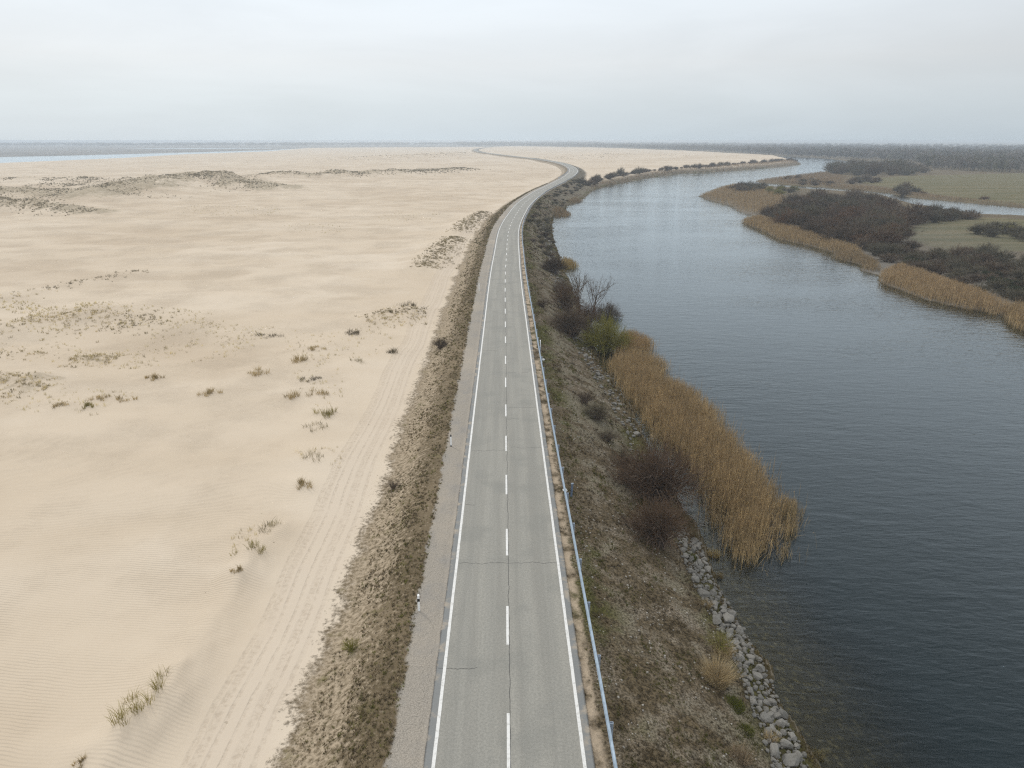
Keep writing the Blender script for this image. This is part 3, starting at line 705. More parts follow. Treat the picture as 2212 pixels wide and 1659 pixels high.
# ------------------------------------------------------------------ stones
def rock_mesh(seed, name='boulder'):
    r = random.Random(seed); b = bmesh.new(); bmesh.ops.create_icosphere(b, subdivisions=3, radius=1)
    pl = []
    for _ in range(13):
        v = np.array([r.gauss(0, 1), r.gauss(0, 1), r.gauss(0, 1)]); v /= np.linalg.norm(v); pl.append((v, r.uniform(.48, .82)))
    for v in b.verts:
        p = np.array(v.co)
        for n_, d in pl:
            e = p@n_-d
            if e > 0: p = p-n_*e*.97
        k = 1+.10*float(fbm(np.array([p[0]*1.6+seed*3.1]), np.array([p[1]*1.6+p[2]*1.3]), 3)[0])
        v.co = p*k
    me = bpy.data.meshes.new(name); b.to_mesh(me); b.free(); me.materials.append(M_rock); return me
RM = [rock_mesh(s_) for s_ in range(10)]
bank_line = np.array([P(a, b, WATER+.35) for a, b in [(1700, 1659), (1690, 1620), (1655, 1539), (1618, 1438), (1583, 1375), (1545, 1305), (1522, 1264), (1503, 1222), (1482, 1165)]])
bank2 = np.array([P(a-11, b-3, WATER+.7) for a, b in [(1482, 1165), (1455, 1090), (1425, 1030), (1392, 965), (1356, 888), (1314, 826), (1287, 785), (1266, 745), (1240, 690), (1222, 640), (1212, 600), (1200, 552), (1190, 515), (1187, 487)]])
def along(line, u):
    d = np.concatenate([[0], np.cumsum(np.hypot(*np.diff(line, axis=0).T))]); q = u*d[-1]
    x = np.interp(q, d, line[:, 0]); y = np.interp(q, d, line[:, 1])
    i = np.clip(np.searchsorted(d, q)-1, 0, len(line)-2); t = line[i+1]-line[i]; t = t/np.linalg.norm(t, axis=-1, keepdims=True)
    return x, y, t, d[-1]
placed = []
rr = np.random.default_rng(3)
ext = np.concatenate([[[bank_line[0, 0]-.35, bank_line[0, 1]-5]], bank_line])
def try_place(line, n, wid, rmin, rmax, tries, first):
    out = []
    for _ in range(tries):
        u = rr.random(); x, y, t, L = along(line, np.array([u])); o = rr.uniform(-wid, wid); x = float(x[0]-t[0, 1]*-o); y = float(y[0]+t[0, 0]*-o)
        r = rmin+(rmax-rmin)*rr.random()**2.2
        if all((x-a)**2+(y-b)**2 > (.72*(r+c))**2 for a, b, c in placed):
            placed.append((x, y, r)); out.append((x, y, r))
            if len(out) >= n: break
    return out
near_r = try_place(ext, 190, .75, .2, .5, 9000, True)
far_r = try_place(bank2, 125, .7, .24, .5, 5000, False)
rest_r = try_place(bank2, 500, 1.4, .12, .34, 8000, False) + try_place(ext, 260, 1.0, .07, .2, 9000, False)
allr = near_r+far_r
zr = terrain(np.array([a for a, _, _ in allr]), np.array([b for _, b, _ in allr]))
for (x, y, r), z0 in zip(allr, zr):
    o = link('boulder', RM[int(rr.integers(10))], None, (x, y, float(z0)+r*.28))
    o.scale = (r*rr.uniform(.9, 1.3), r*rr.uniform(.85, 1.2), r*rr.uniform(.6, .9)); o.rotation_euler = (rr.uniform(-.4, .4), rr.uniform(-.4, .4), rr.uniform(0, 6.3))
    n_ = (x, y, r) in near_r
    tag(o, 'pale grey boulder packed in the stone row at the foot of the near river bank' if n_ else 'small grey boulder in the broken stone row between bank and reeds', 'boulder', 'boulders of the near bank' if n_ else 'boulders of the farther bank')
def merged(name, protos, xf, mat, cols=None, smooth=False):
    """protos: list of (V, [F..]); xf: list of (k, x, y, z, sx, sy, sz, rz); cols: per item colour"""
    VV, FF, CC, off = [], {}, [], 0
    xf = np.array(xf, float)
    for k, (pv, pfs) in enumerate(protos):
        t = xf[xf[:, 0] == k]
        if not len(t): continue
        c, s = np.cos(t[:, 7])[:, None], np.sin(t[:, 7])[:, None]
        X = pv[None, :, 0]*t[:, 4:5]; Y = pv[None, :, 1]*t[:, 5:6]; Z = pv[None, :, 2]*t[:, 6:7]
        v = np.stack([X*c-Y*s+t[:, 1:2], X*s+Y*c+t[:, 2:3], Z+t[:, 3:4]], -1)
        n, m = v.shape[:2]
        for f in pfs: FF.setdefault(f.shape[1], []).append((f[None]+(off+np.arange(n)*m)[:, None, None]).reshape(-1, f.shape[1]))
        VV.append(v.reshape(-1, 3)); off += n*m
        if cols is not None: CC.append(np.repeat(cols[xf[:, 0] == k], m, 0))
    me = mesh_np(name, np.concatenate(VV), [np.concatenate(f) for f in FF.values()], mat, None, np.concatenate(CC) if cols is not None else None, smooth)
    return link(name, me)
def proto_of(me):
    v = np.empty(len(me.vertices)*3, np.float32); me.vertices.foreach_get('co', v)
    f = np.array([p.vertices[:] for p in me.polygons]); return v.reshape(-1, 3), [f]
small = bmesh.new(); bmesh.ops.create_icosphere(small, subdivisions=1, radius=1); sme = bpy.data.meshes.new('pebble'); small.to_mesh(sme); small.free()
for v_ in sme.vertices: v_.co *= random.uniform(.75, 1.15)
if rest_r:
    ra = np.array(rest_r); zz = terrain(ra[:, 0], ra[:, 1])
    o = merged('rubble', [proto_of(sme)], [(0, a, b, z0+.07, r, r*.9, r*.7, rr.uniform(0, 6)) for (a, b, r), z0 in zip(rest_r, zz)], M_rock); tag(o, kind='stuff')
for a, b, lb in ((1221, 1061, 'white stone lying beside the guardrail near the slate-blue post'), (1174, 778, 'small white stone right behind the guardrail, upper of two')):
    X, Y, z0 = on_ground(a, b); o = link('white_stone', RM[3].copy(), None, (X, Y, z0+.08)); o.data.materials[0] = M_white; o.scale = (.2, .17, .15); tag(o, lb, 'stone')

# ------------------------------------------------------------------ plants
def ribbons(paths, widths, rg):
    """flat tapered strips along (n,k,3) paths"""
    n, k = paths.shape[:2]
    tg = np.gradient(paths, axis=1); rv = rg.normal(size=(n, 1, 3)); sdv = np.cross(tg, rv); sdv /= np.linalg.norm(sdv, axis=-1, keepdims=True)+1e-9
    L = paths-sdv*widths[..., None]/2; Rr = paths+sdv*widths[..., None]/2
    Vv = np.stack([L, Rr], 2).reshape(-1, 3)
    b = (np.arange(n)*k*2)[:, None]+(np.arange(k-1)*2)[None]
    F = np.stack([b, b+1, b+3, b+2], -1).reshape(-1, 4)
    return Vv, F
def tubes(paths, radii, sides=5):
    n, k = paths.shape[:2]
    tg = np.gradient(paths, axis=1); tg /= np.linalg.norm(tg, axis=-1, keepdims=True)+1e-9
    up = np.where(np.abs(tg[..., 2:3]) > .8, np.array([1., 0, 0]), np.array([0, 0, 1.])); a = np.cross(tg, up); a /= np.linalg.norm(a, axis=-1, keepdims=True)+1e-9; b = np.cross(tg, a)
    an = np.arange(sides)*2*np.pi/sides
    Vv = paths[:, :, None]+radii[..., None, None]*(np.cos(an)[None, None, :, None]*a[:, :, None]+np.sin(an)[None, None, :, None]*b[:, :, None])
    Vv = Vv.reshape(-1, 3); F = []
    base = (np.arange(n)*k*sides)[:, None]+(np.arange(k-1)*sides)[None]
    for s_ in range(sides):
        s2 = (s_+1) % sides; F.append(np.stack([base+s_, base+s2, base+sides+s2, base+sides+s_], -1).reshape(-1, 4))
    return Vv, np.concatenate(F)
def cat(parts):
    VV, FF, off = [], [], 0
    for v, f in parts: VV.append(v); FF.append(f+off); off += len(v)
    return np.concatenate(VV), np.concatenate(FF)

def shrub_geo(rg, n_stem, n_side, n_fine, r=1.0, h=1.0, lean=0.0, base=.25, wf=1.0, curl=.25):
    """bare many-stemmed shrub inside a unit dome: (stems, twigs)"""
    k = 6; th = rg.uniform(0, 2*np.pi, n_stem); el_ = np.arccos(rg.uniform(.12, 1, n_stem)**.8)
    d = np.stack([np.sin(el_)*np.cos(th)*r, np.sin(el_)*np.sin(th)*r, np.cos(el_)*h], 1); d *= rg.uniform(.72, 1.02, (n_stem, 1)); d[:, 0] += lean*d[:, 2]
    b0 = np.stack([rg.normal(0, base*.5, n_stem)*r, rg.normal(0, base*.5, n_stem)*r, np.full(n_stem, -.06)], 1)
    t = np.linspace(0, 1, k)[None, :, None]
    up = np.zeros((n_stem, k, 3)); up[..., 2] = (np.sin(np.linspace(0, np.pi, k))*curl*h)[None]
    st = b0[:, None]+(d-b0*.5)[:, None]*t+up+rg.normal(0, .03, (n_stem, k, 3))*t
    def branch(par, m, l0, l1, kk, spread, lo):
        n = len(par); pi = np.repeat(np.arange(n), m); u = rg.uniform(lo, .98, n*m)*(par.shape[1]-1); i = np.minimum(u.astype(int), par.shape[1]-2); f = (u-i)[:, None]
        p0 = par[pi, i]*(1-f)+par[pi, i+1]*f; dr = par[pi, i+1]-par[pi, i]; dr /= np.linalg.norm(dr, axis=1, keepdims=True)+1e-9
        out = p0.copy(); out[:, 2] *= .8; out /= np.linalg.norm(out, axis=1, keepdims=True)+1e-9
        dr = dr*.6+out*.5+rg.normal(0, spread, dr.shape); dr[:, 2] += .22; dr /= np.linalg.norm(dr, axis=1, keepdims=True)
        L = rg.uniform(l0, l1, (n*m, 1)); tt = np.linspace(0, 1, kk)[None, :, None]
        w_ = rg.normal(0, .03, (n*m, kk, 3))*tt; w_[..., 2] += (tt[..., 0]**2)*.05
        return p0[:, None]+(dr*L)[:, None]*tt+w_*L[:, None]*2
    s1 = branch(st, n_side, .22, .48, 4, .38, .3)
    s2 = branch(s1, n_fine, .10, .26, 3, .45, .15)
    stems = tubes(st, (np.linspace(.022, .006, k)[None]*np.ones((n_stem, 1)))*wf, 4)
    tw = cat([ribbons(s1, np.linspace(.012, .005, 4)[None]*np.ones((len(s1), 1))*wf, rg), ribbons(s2, np.linspace(.0075, .004, 3)[None]*np.ones((len(s2), 1))*wf, rg)])
    return stems, tw
def leaf_geo(rg, n, r=1.0, h=1.0, size=.06):
    """dense evergreen cushion: leaf sprays through a lumpy dome"""
    lob = [(rg.uniform(-.6, .6), rg.uniform(-.6, .6), rg.uniform(.15, .55), rg.uniform(.28, .5)) for _ in range(14)]
    P_ = []
    for a, b, c, s_ in lob:
        q = rg.normal(size=(n//14, 3)); q /= np.linalg.norm(q, axis=1, keepdims=True); q *= s_*rg.uniform(.6, 1.05, (len(q), 1)); q += (a, b, c*h); P_.append(q)
    P_ = np.concatenate(P_); P_[:, 2] = np.abs(P_[:, 2]); d = rg.normal(0, 1, P_.shape); d[:, 2] = np.abs(d[:, 2])+.4; d /= np.linalg.norm(d, axis=1, keepdims=True)
    path = P_[:, None]+d[:, None]*np.linspace(0, size*1.6, 3)[None, :, None]
    return ribbons(path, np.array([.3, 1, .2])[None]*size*rg.uniform(.5, 1.0, (len(P_), 1)), rg)

def near_shrub(a, b, r, h, mat, label, seed, n=(100, 6, 3), zb=None, lean=0, wf=1.0, name='shrub', cat_='shrub'):
    r *= 1.25; h *= 1.25
    X, Y, z0 = on_ground(a, b, WATER+1)
    rg = np.random.default_rng(seed); st, tw = shrub_geo(rg, *n, lean=lean, wf=wf)
    root = empty(name, (X, Y, z0)); tag(root, label, cat_)
    for nm, (v, f), mt in (('stems', st, M_stem if mat is not M_olive else mat), ('twigs', tw, mat)):
        link(nm, mesh_np(nm, v*np.array([r, r, h]), [f], mt), root)
    return root
near_shrub(1421, 1078, 3.3, 3.0, M_red, 'largest dark red-brown bare shrub, between the bank and the big reed bed', 1, (210, 7, 2), wf=.7)
near_shrub(1417, 1170, 2.05, 2.1, M_red, 'rounded red-brown bare shrub just above the stone row, in front of the largest one', 2, (170, 7, 2), wf=.75)
near_shrub(1232, 722, 3.0, 2.7, M_brown, 'wide dark brown shrub mass at the foot of the two bare trees', 3, (170, 6, 2), wf=.7)
near_shrub(1266, 708, 2.2, 2.7, M_red, 'upright rust-brown shrub between the dark shrub mass and the second bare tree', 4, (110, 6, 3), wf=.8)
near_shrub(1312, 698, 2.2, 2.4, M_brown, 'small pale brown shrub right behind the olive-green shrub', 6, (70, 8, 4), wf=.9)
near_shrub(1306, 764, 2.9, 3.6, M_olive, 'bright olive-green willow shrub beside the upper reed bed', 5, (150, 7, 4), wf=.7)
near_shrub(1196, 590, 2.4, 2.2, M_brown, 'dark brown rounded shrub beside the small yellow reed patch', 7, (100, 9, 5), wf=.9)
near_shrub(1217, 640, 2.2, 2.0, M_brown, 'low dark shrub on the bank above the two bare trees', 8, (80, 6, 3), wf=.9)
near_shrub(1222, 672, 2.4, 3.2, M_red, 'rusty upright shrub left of the first bare tree', 9, (80, 6, 3), wf=.9)
near_shrub(1290, 905, 1.35, 1.0, M_grey, 'grey low scrub bush halfway down the bank above the white stones', 10, (90, 8, 4))
near_shrub(1262, 870, .95, .8, M_brown, 'small dark scrub bush at the upper edge of the grey scrub', 12, (60, 6, 3))
near_shrub(1312, 950, 1.1, .7, M_grey, 'flat grey scrub patch below the grey low scrub bush', 13, (60, 6, 3))
near_shrub(1345, 1003, 1.1, 1.1, M_grey, 'grey-brown scrub bush touching the left side of the largest red-brown shrub', 14, (60, 6, 3))
near_shrub(1552, 1405, .7, .9, M_olive, 'small green-tinged shrub in the grass near the lower boulders', 15, (40, 6, 3))
near_shrub(952, 752, 1.0, .95, M_brown, 'round dark bush on the left slope where slope meets sand', 16, (80, 6, 3))
near_shrub(1172, 663, .9, .9, M_brown, 'dark low bush near the top of the bank behind the guardrail', 17, (50, 8, 4))
near_shrub(850, 1055, .55, .55, M_brown, 'dark small bush at the outer edge of the left slope above the tracks', 18, (40, 7, 3))
near_shrub(760, 1405, .5, .45, M_olive, 'dark green low bush on the left slope near the pale rut', 19, (50, 7, 3))

def bare_tree(a, b, h, r, label, seed, lean):
    X, Y, z0 = on_ground(a, b, WATER+1); rg = np.random.default_rng(seed)
    root = empty('bare_tree', (X, Y, z0)); tag(root, label, 'tree')
    k = 8; nl = 14
    tz = np.linspace(0, 1, k)
    trunk = np.stack([lean*tz**1.5*h*.5+.05*np.sin(tz*5), .05*np.cos(tz*4), tz*h*.62-.2], 1)[None]
    v0 = tubes(trunk, np.linspace(.14, .05, k)[None], 6)
    u = rg.uniform(.18, 1, nl); i = np.minimum((u*(k-1)).astype(int), k-2); p0 = trunk[0, i]+(trunk[0, i+1]-trunk[0, i])*(u*(k-1)-i)[:, None]
    th = np.linspace(0, 2*np.pi*2.4, nl)+rg.normal(0, .3, nl); dirs = np.stack([np.cos(th)*r*rg.uniform(.6, 1.05, nl), np.sin(th)*r*rg.uniform(.5, 1, nl), h*(.98-.25*rg.random(nl))-p0[:, 2]], 1); dirs[:, 0] += lean*h*.4
    t_ = np.linspace(0, 1, 6)[None, :, None]; bow = np.zeros((nl, 6, 3)); bow[..., :2] = dirs[:, None, :2]*(np.sin(t_*np.pi)*.12)
    limb = p0[:, None]+dirs[:, None]*t_+bow+rg.normal(0, .05, (nl, 6, 3))*t_
    v1 = tubes(limb, np.linspace(.055, .012, 6)[None]*np.ones((nl, 1)), 4)
    link('trunk', mesh_np('trunk', *[x if j == 0 else [x] for j, x in enumerate(cat([v0, v1]))], M_brown), root)
    def br(par, m, l0, l1, sp):
        n = len(par); pi = np.repeat(np.arange(n), m); u = rg.uniform(.2, 1, n*m)*(par.shape[1]-1); i = np.minimum(u.astype(int), par.shape[1]-2); f = (u-i)[:, None]
        q = par[pi, i]*(1-f)+par[pi, i+1]*f; d = par[pi, i+1]-par[pi, i]; d /= np.linalg.norm(d, axis=1, keepdims=True)+1e-9; d = d+rg.normal(0, sp, d.shape); d[:, 2] += .25; d /= np.linalg.norm(d, axis=1, keepdims=True)
        return q[:, None]+(d*rg.uniform(l0, l1, (n*m, 1)))[:, None]*np.linspace(0, 1, 4)[None, :, None]+rg.normal(0, .02, (n*m, 4, 3))
    b1 = br(limb, 9, .5, 1.3, .45); b2 = br(b1, 6, .25, .7, .5)
    tw = cat([ribbons(b1, np.linspace(.03, .014, 4)[None]*np.ones((len(b1), 1)), rg), ribbons(b2, np.linspace(.016, .009, 4)[None]*np.ones((len(b2), 1)), rg)])
    link('crown', mesh_np('crown', tw[0], [tw[1]], M_brown), root)
bare_tree(1249, 664, 6.3, 1.9, 'slim upright bare tree at the water, the smaller-crowned of two', 21, .02)
bare_tree(1281, 676, 6.2, 2.7, 'wide fan-shaped bare tree leaning towards the river', 22, .25)

# thickets across the water: shared shrub meshes, every shrub its own object
def shrub_protos(mats, count, seed, wf=2.0, n=(56, 6, 3)):
    out = []
    for i in range(count):
        rg = np.random.default_rng(seed+i); v, f = cat(shrub_geo(rg, *n, lean=rg.uniform(.0, .18), wf=wf)); out.append([mesh_np('shrub', v, [f], m) for m in mats])
    return out
PR = shrub_protos([M_brown, M_red, M_grey, M_olive], 6, 50)
EV = [mesh_np('evergreen', *[x if j == 0 else [x] for j, x in enumerate(leaf_geo(np.random.default_rng(80+i), 2600, size=.07))], M_ever) for i in range(3)]
def poisson(poly_px, zb, n, dmin, seed, tries=6000):
    poly = px(poly_px, zb); rg = np.random.default_rng(seed); pts = []
    for q in sample_poly(poly, tries, rg):
        if all((q[0]-a)**2+(q[1]-b)**2 > dmin*dmin for a, b in pts): pts.append((q[0], q[1]))
        if len(pts) >= n: break
    return pts
def thicket(name, pts, rmin, rmax, hr, mi, label, group, seed, cat_='shrub', lb2=None):
    rg = np.random.default_rng(seed)
    zz = terrain(np.array([a for a, _ in pts]), np.array([b for _, b in pts]))
    for (x, y), z0 in zip(pts, zz):
        if z0 < WATER-.1: continue
        r = rg.uniform(rmin, rmax); m_ = mi[int(rg.integers(len(mi)))]
        me = EV[int(rg.integers(3))] if m_ == 9 else PR[int(rg.integers(6))][m_]
        o = link(name, me, None, (x, y, float(z0)-.05)); o.scale = (r, r*rg.uniform(.8, 1.1), r*hr*rg.uniform(.65, 1.25)); o.rotation_euler = (0, 0, rg.uniform(-.6, .6))
        tag(o, label, cat_, group)
Z = -4.0
thicket('bare_shrub', poisson([(1655, 470), (1690, 450), (1760, 434), (1845, 431), (1890, 444), (1935, 458), (1978, 470), (1970, 482), (1950, 505), (1925, 535), (1880, 543), (1840, 541), (1800, 526), (1740, 507), (1690, 490)], Z, 150, 5.7, 1), 3.2, 5.6, .85, (0, 0, 1, 2), 'dark brown bare shrub in the big thicket on the island across the river', 'island thicket shrubs', 31)
thicket('bare_shrub', poisson([(1985, 474), (2020, 464), (2060, 466), (2105, 474), (2060, 481), (1990, 484)], Z, 34, 4.5, 2), 2.8, 4.2, .9, (0, 2), 'grey-brown feathery shrub on the narrow thicket end beside the side channel', 'feathery shrubs by the side channel', 32)
thicket('bare_shrub', poisson([(1880, 545), (1950, 535), (2010, 552), (2100, 548), (2212, 560), (2400, 585), (2400, 700), (2330, 700), (2212, 662), (2120, 640), (2040, 614), (1990, 598), (1930, 575)], Z, 100, 3.6, 3), 2.0, 3.4, .75, (0, 2, 2, 0), 'low brown and grey shrub behind the reed fringe of the island', 'low shrubs behind the island reeds', 33)
thicket('green_shrub', poisson([(2090, 505), (2150, 495), (2212, 500), (2300, 515), (2300, 535), (2212, 525), (2130, 520)], Z, 14, 4.5, 4), 2.6, 3.8, .8, (3, 3, 2), 'yellow-green shrub at the edge of the island meadow', 'yellow-green meadow shrubs', 34)
for a, b, r, lb in ((1842, 533, 2.2, 'low dark green evergreen bush at the reed edge, first of the island row'), (1903, 545, 2.6, 'dark green evergreen bush beyond the reeds, wider than the first'), (1970, 572, 2.6, 'dark green evergreen bush in the middle of the low brown shrubs'),
                    (1944, 505, 3.0, 'dark bush on the meadow corner of the big thicket'), (2168, 625, 3.4, 'large black-green evergreen bush above the widest reed fringe'), (2208, 640, 3.4, 'black-green evergreen bush cut by the picture edge'), (2140, 600, 2.4, 'small evergreen bush behind the large black-green one')):
    X, Y = P(a, b, Z); z0 = ground_z(X, Y); o = link('evergreen_bush', EV[len(lb) % 3], None, (X, Y, z0-.1)); o.scale = (r, r, r*.75); tag(o, lb, 'bush')
thicket('bare_shrub', poisson([(1785, 372), (1830, 363), (1900, 360), (1980, 364), (2005, 374), (1960, 380), (1890, 381), (1820, 379)], Z, 55, 11, 5), 6, 9, .95, (0, 2), 'tall grey-brown shrub of the thicket at the end of the far meadow', 'thicket on the far peninsula', 35)
thicket('bare_shrub', poisson([(1832, 392), (1870, 388), (1905, 396), (1890, 402), (1840, 401)], Z, 9, 6, 6), 3.5, 5, .8, (0, 2), 'dark shrub in the clump between far meadow and peninsula reeds', 'clump by the peninsula reeds', 36)
thicket('bare_shrub', poisson([(1700, 394), (1750, 390), (1800, 398), (1830, 402), (1780, 402), (1710, 400)], Z, 14, 7, 7), 2.5, 4, .6, (2, 0), 'low dark scrub bush along the peninsula side of the side channel', 'scrub along the side channel', 37)
thicket('bare_shrub', poisson([(1680, 389), (1720, 381), (1750, 380), (1740, 386), (1690, 391)], Z, 6, 6, 8), 2.5, 3.5, .7, (0, 2), 'dark low shrub on the tip of the reed peninsula', 'shrubs on the peninsula tip', 38)
thicket('bare_shrub', poisson([(1933, 416), (1960, 412), (1985, 420), (1970, 424), (1940, 421)], Z, 5, 5, 9), 3, 4.6, .9, (2, 0), 'grey shrub in the clump where the far meadow meets the side channel', 'clump at the meadow edge', 39)
for a, b, r, lb in ((1992, 421, 2.6, 'single round dark bush right of the clump at the meadow edge'), (2126, 432, 2.6, 'reddish lone shrub on the far channel bank of the meadow')):
    thicket('bare_shrub', [P(a, b, Z)], r, r+.1, .8, (1,), lb, None, 7)
thicket('bare_shrub', poisson([(1572, 412), (1600, 404), (1650, 404), (1640, 414), (1600, 418)], Z, 16, 5, 10), 3, 4.4, .85, (0, 2), 'dark grey shrub of the clump on the island point', 'shrubs on the island point', 40)
thicket('bare_shrub', poisson([(1655, 420), (1690, 410), (1720, 414), (1690, 426)], Z, 9, 5, 11), 2.2, 3.2, .9, (2, 3), 'pale olive shrub between the island point and the big thicket', 'olive shrubs near the island point', 41)
# far bank of the sand, a row of scrub above the reed fringe
row = np.array(px([(1258, 405), (1290, 399), (1337, 388), (1402, 377.5), (1470, 371), (1533, 368), (1603, 361), (1685, 355), (1722, 351)], -3.6))
pts = []
rg_ = np.random.default_rng(12)
for u in np.linspace(0, 1, 84):
    x, y, t, L = along(row, np.array([u])); pts.append((float(x[0])+rg_.normal(0, 2.0), float(y[0])+rg_.uniform(0, 9)))
thicket('bank_shrub', pts, 1.5, 4.8, .8, (0, 2, 0), 'dark shrub in the long row between the far sand and the river reeds', 'shrub row along the far bank', 42)
thicket('bank_shrub', [P(1340, 384, -3), P(1370, 380.5, -3), P(1290, 393, -3)], 3.0, 4.0, 1.3, (2,), 'taller thin bush sticking out of the far bank shrub row', 'taller bushes of the far bank row', 43)
pts = []
while len(pts) < 95:
    y_ = rg_.uniform(165, 470); lo = gr_off(y_)+1.5
    x_, y2 = road_at(y_, lo+rg_.random()*9)
    zq, aq = terrain(np.array([x_]), np.array([y2]), True)
    if aq['shore'][0] > .8 and not aq['far'][0] and all((x_-a)**2+(y2-b)**2 > 2.2**2 for a, b in pts): pts.append((float(x_), float(y2)))
thicket('slope_shrub', pts, .9, 1.9, .6, (2, 2, 2, 0), 'low grey scrub bush on the river slope below the curving guardrail', 'scrub on the far river slope', 44)

# reeds
def reed_bed(name, poly, n, h, col, seed, wf=1.0, label=None, dens=None, k=4, soft=1.5):
    rg = np.random.default_rng(seed); q = sample_poly(poly, n, rg)
    d = seg_dist(poly, q[:, 0], q[:, 1])
    keep = rg.random(n) < np.clip(.14+.86*d/soft + .85*fbm(q[:, 0]/1.6, q[:, 1]/1.6, 3), .05, 1)
    if dens is not None: keep &= rg.random(n) < dens(q[:, 0], q[:, 1])
    q = q[keep]; d = d[keep]; n = len(q)
    q = q+rg.normal(0, 1, (n, 2))*np.where(rg.random(n) < .2, .36, .06)[:, None]*soft
    zg = np.maximum(terrain(q[:, 0], q[:, 1]), WATER-.5)
    H = h*rg.uniform(.72, 1.1, n)*(.72+.28*np.clip(d/soft, 0, 1))*(1+.22*fbm(q[:, 0]/3, q[:, 1]/3, 2))
    t = np.linspace(0, 1, k)
    ln = rg.normal(0, .055, (n, 2))+np.array([.05, .02]); bent = rg.random(n) < .05; ln[bent] = rg.normal(0, .45, (int(bent.sum()), 2))
    pth = np.zeros((n, k, 3)); pth[..., 0] = q[:, :1]+ln[:, :1]*H[:, None]*t**1.7; pth[..., 1] = q[:, 1:]+ln[:, 1:]*H[:, None]*t**1.7; pth[..., 2] = zg[:, None]-.1+(H[:, None]+.1)*t
    wd = np.interp(t, [0, .5, .72, .85, 1], [.5, .75, .8, 1.5, .25])[None]*.026*wf*rg.uniform(.6, 1.3, (n, 1))
    v1, f1 = ribbons(pth, wd, rg)
    # leaves hanging off the stems
    m = rg.random(n) < .4; u = rg.uniform(.35, .85, n)[m][:, None]; i0 = pth[m]
    p0 = i0[:, 0]*(1-u)+i0[:, -1]*u; th = rg.uniform(0, 6.28, m.sum()); L = rg.uniform(.25, .55, m.sum())*h/2
    dv = np.stack([np.cos(th)*L*.6, np.sin(th)*L*.6, L*1.1], 1)
    lp = np.stack([p0, p0+dv*.6+np.array([0, 0, .05]), p0+dv*np.array([1, 1, .55])], 1)
    v2, f2 = ribbons(lp, np.array([.5, 1, .1])[None]*.022*wf*np.ones((len(lp), 1)), rg)
    Vv, F = cat([(v1, f1), (v2, f2)])
    cb = np.array(col)[None]*rg.uniform(.45, 1.45, (n, 1))*np.array([1, 1, 1])[None]
    cb = cb*(1+.28*fbm(q[:, 0]/2.2, q[:, 1]/2.2, 3))[:, None]
    tip = np.array([.27, .19, .115])
    c1 = np.repeat(cb, k*2, 0).reshape(n, k, 2, 3); wt = np.clip((t-.6)/.4, 0, 1)[None, :, None, None]*.6; c1 = c1*(1-wt)+tip*wt
    c2 = np.repeat(cb[m]*1.1, 6, 0)
    o = link(name, mesh_np(name, Vv, [F], M_reed, None, np.concatenate([c1.reshape(-1, 3), c2])))
    tag(o, label, None, None, 'stuff'); return o
C1 = (.40, .29, .145)
big = px([(1310, 800), (1320, 780), (1360, 770), (1400, 774), (1440, 792), (1446, 806), (1430, 818), (1470, 838), (1500, 856), (1548, 892), (1568, 926), (1612, 984), (1650, 1022), (1672, 1062), (1698, 1098), (1706, 1150), (1672, 1190), (1645, 1216), (1612, 1226), (1578, 1208), (1550, 1178), (1532, 1125), (1512, 1085), (1490, 1030), (1450, 985), (1415, 968), (1392, 930), (1370, 892), (1340, 852)], WATER)
reed_bed('reed_bed', big, 44000, 2.45, C1, 61, 1.0, 'large golden-brown reed bed standing in the river beside the bank', soft=2.6)
reed_bed('reed_bed', px([(1650, 1085), (1700, 1075), (1730, 1105), (1736, 1140), (1712, 1165), (1704, 1210), (1680, 1225), (1668, 1190), (1690, 1150)], WATER), 1900, 1.7, (.31, .23, .11), 62, .9, 'thin outer fringe of reeds with open water between the stalks', soft=1.0)
reed_bed('reed_bed', px([(1322, 752), (1336, 728), (1370, 724), (1405, 738), (1418, 756), (1404, 768), (1370, 770), (1335, 790)], WATER), 4500, 2.2, (.40, .275, .13), 63, 1.1, 'separate upper clump of brown reeds behind the olive-green shrub')
reed_bed('reed_bed', px([(1208, 570), (1215, 563), (1240, 567), (1252, 578), (1240, 583), (1212, 582)], WATER), 2000, 2.0, (.36, .26, .09), 64, 1.5, 'small yellow reed patch beside the dark brown shrub')
reed_bed('reed_bed', px([(1192, 466), (1200, 459), (1222, 459), (1237, 463), (1230, 469), (1205, 471)], WATER), 1600, 1.7, (.25, .175, .09), 65, 2.4, 'tongue of reeds jutting into the river before the bend')
reed_bed('reed_bed', px([(1222, 440), (1240, 433), (1262, 434), (1256, 437.5), (1232, 441)], WATER), 1000, 1.5, (.26, .19, .11), 66, 3, 'pale flat reed tongue just before the river bend')
C2 = (.35, .25, .13)
reed_bed('reed_bed', px([(1528, 418), (1548, 408), (1576, 402), (1640, 404), (1690, 425), (1706, 440), (1690, 455), (1668, 464), (1645, 472), (1592, 457), (1576, 446), (1530, 434), (1508, 424.5)], WATER), 16000, 1.9, C2, 67, 3.2, 'brown reeds covering the outer point of the island', soft=3)
reed_bed('reed_bed', px([(1597, 482), (1640, 474), (1690, 490), (1745, 510), (1800, 530), (1850, 545), (1872, 562), (1800, 548), (1744, 532), (1683, 520), (1635, 496)], WATER), 15000, 2.0, (.36, .26, .135), 68, 2.2, 'golden reed strip below the big island thicket')
reed_bed('reed_bed', px([(1803, 561), (1798, 548), (1850, 552), (1895, 572), (1905, 592), (1862, 587), (1858, 574)], WATER), 6000, 1.3, (.27, .20, .11), 69, 1.8, 'short brownish reeds between two golden reed strips')
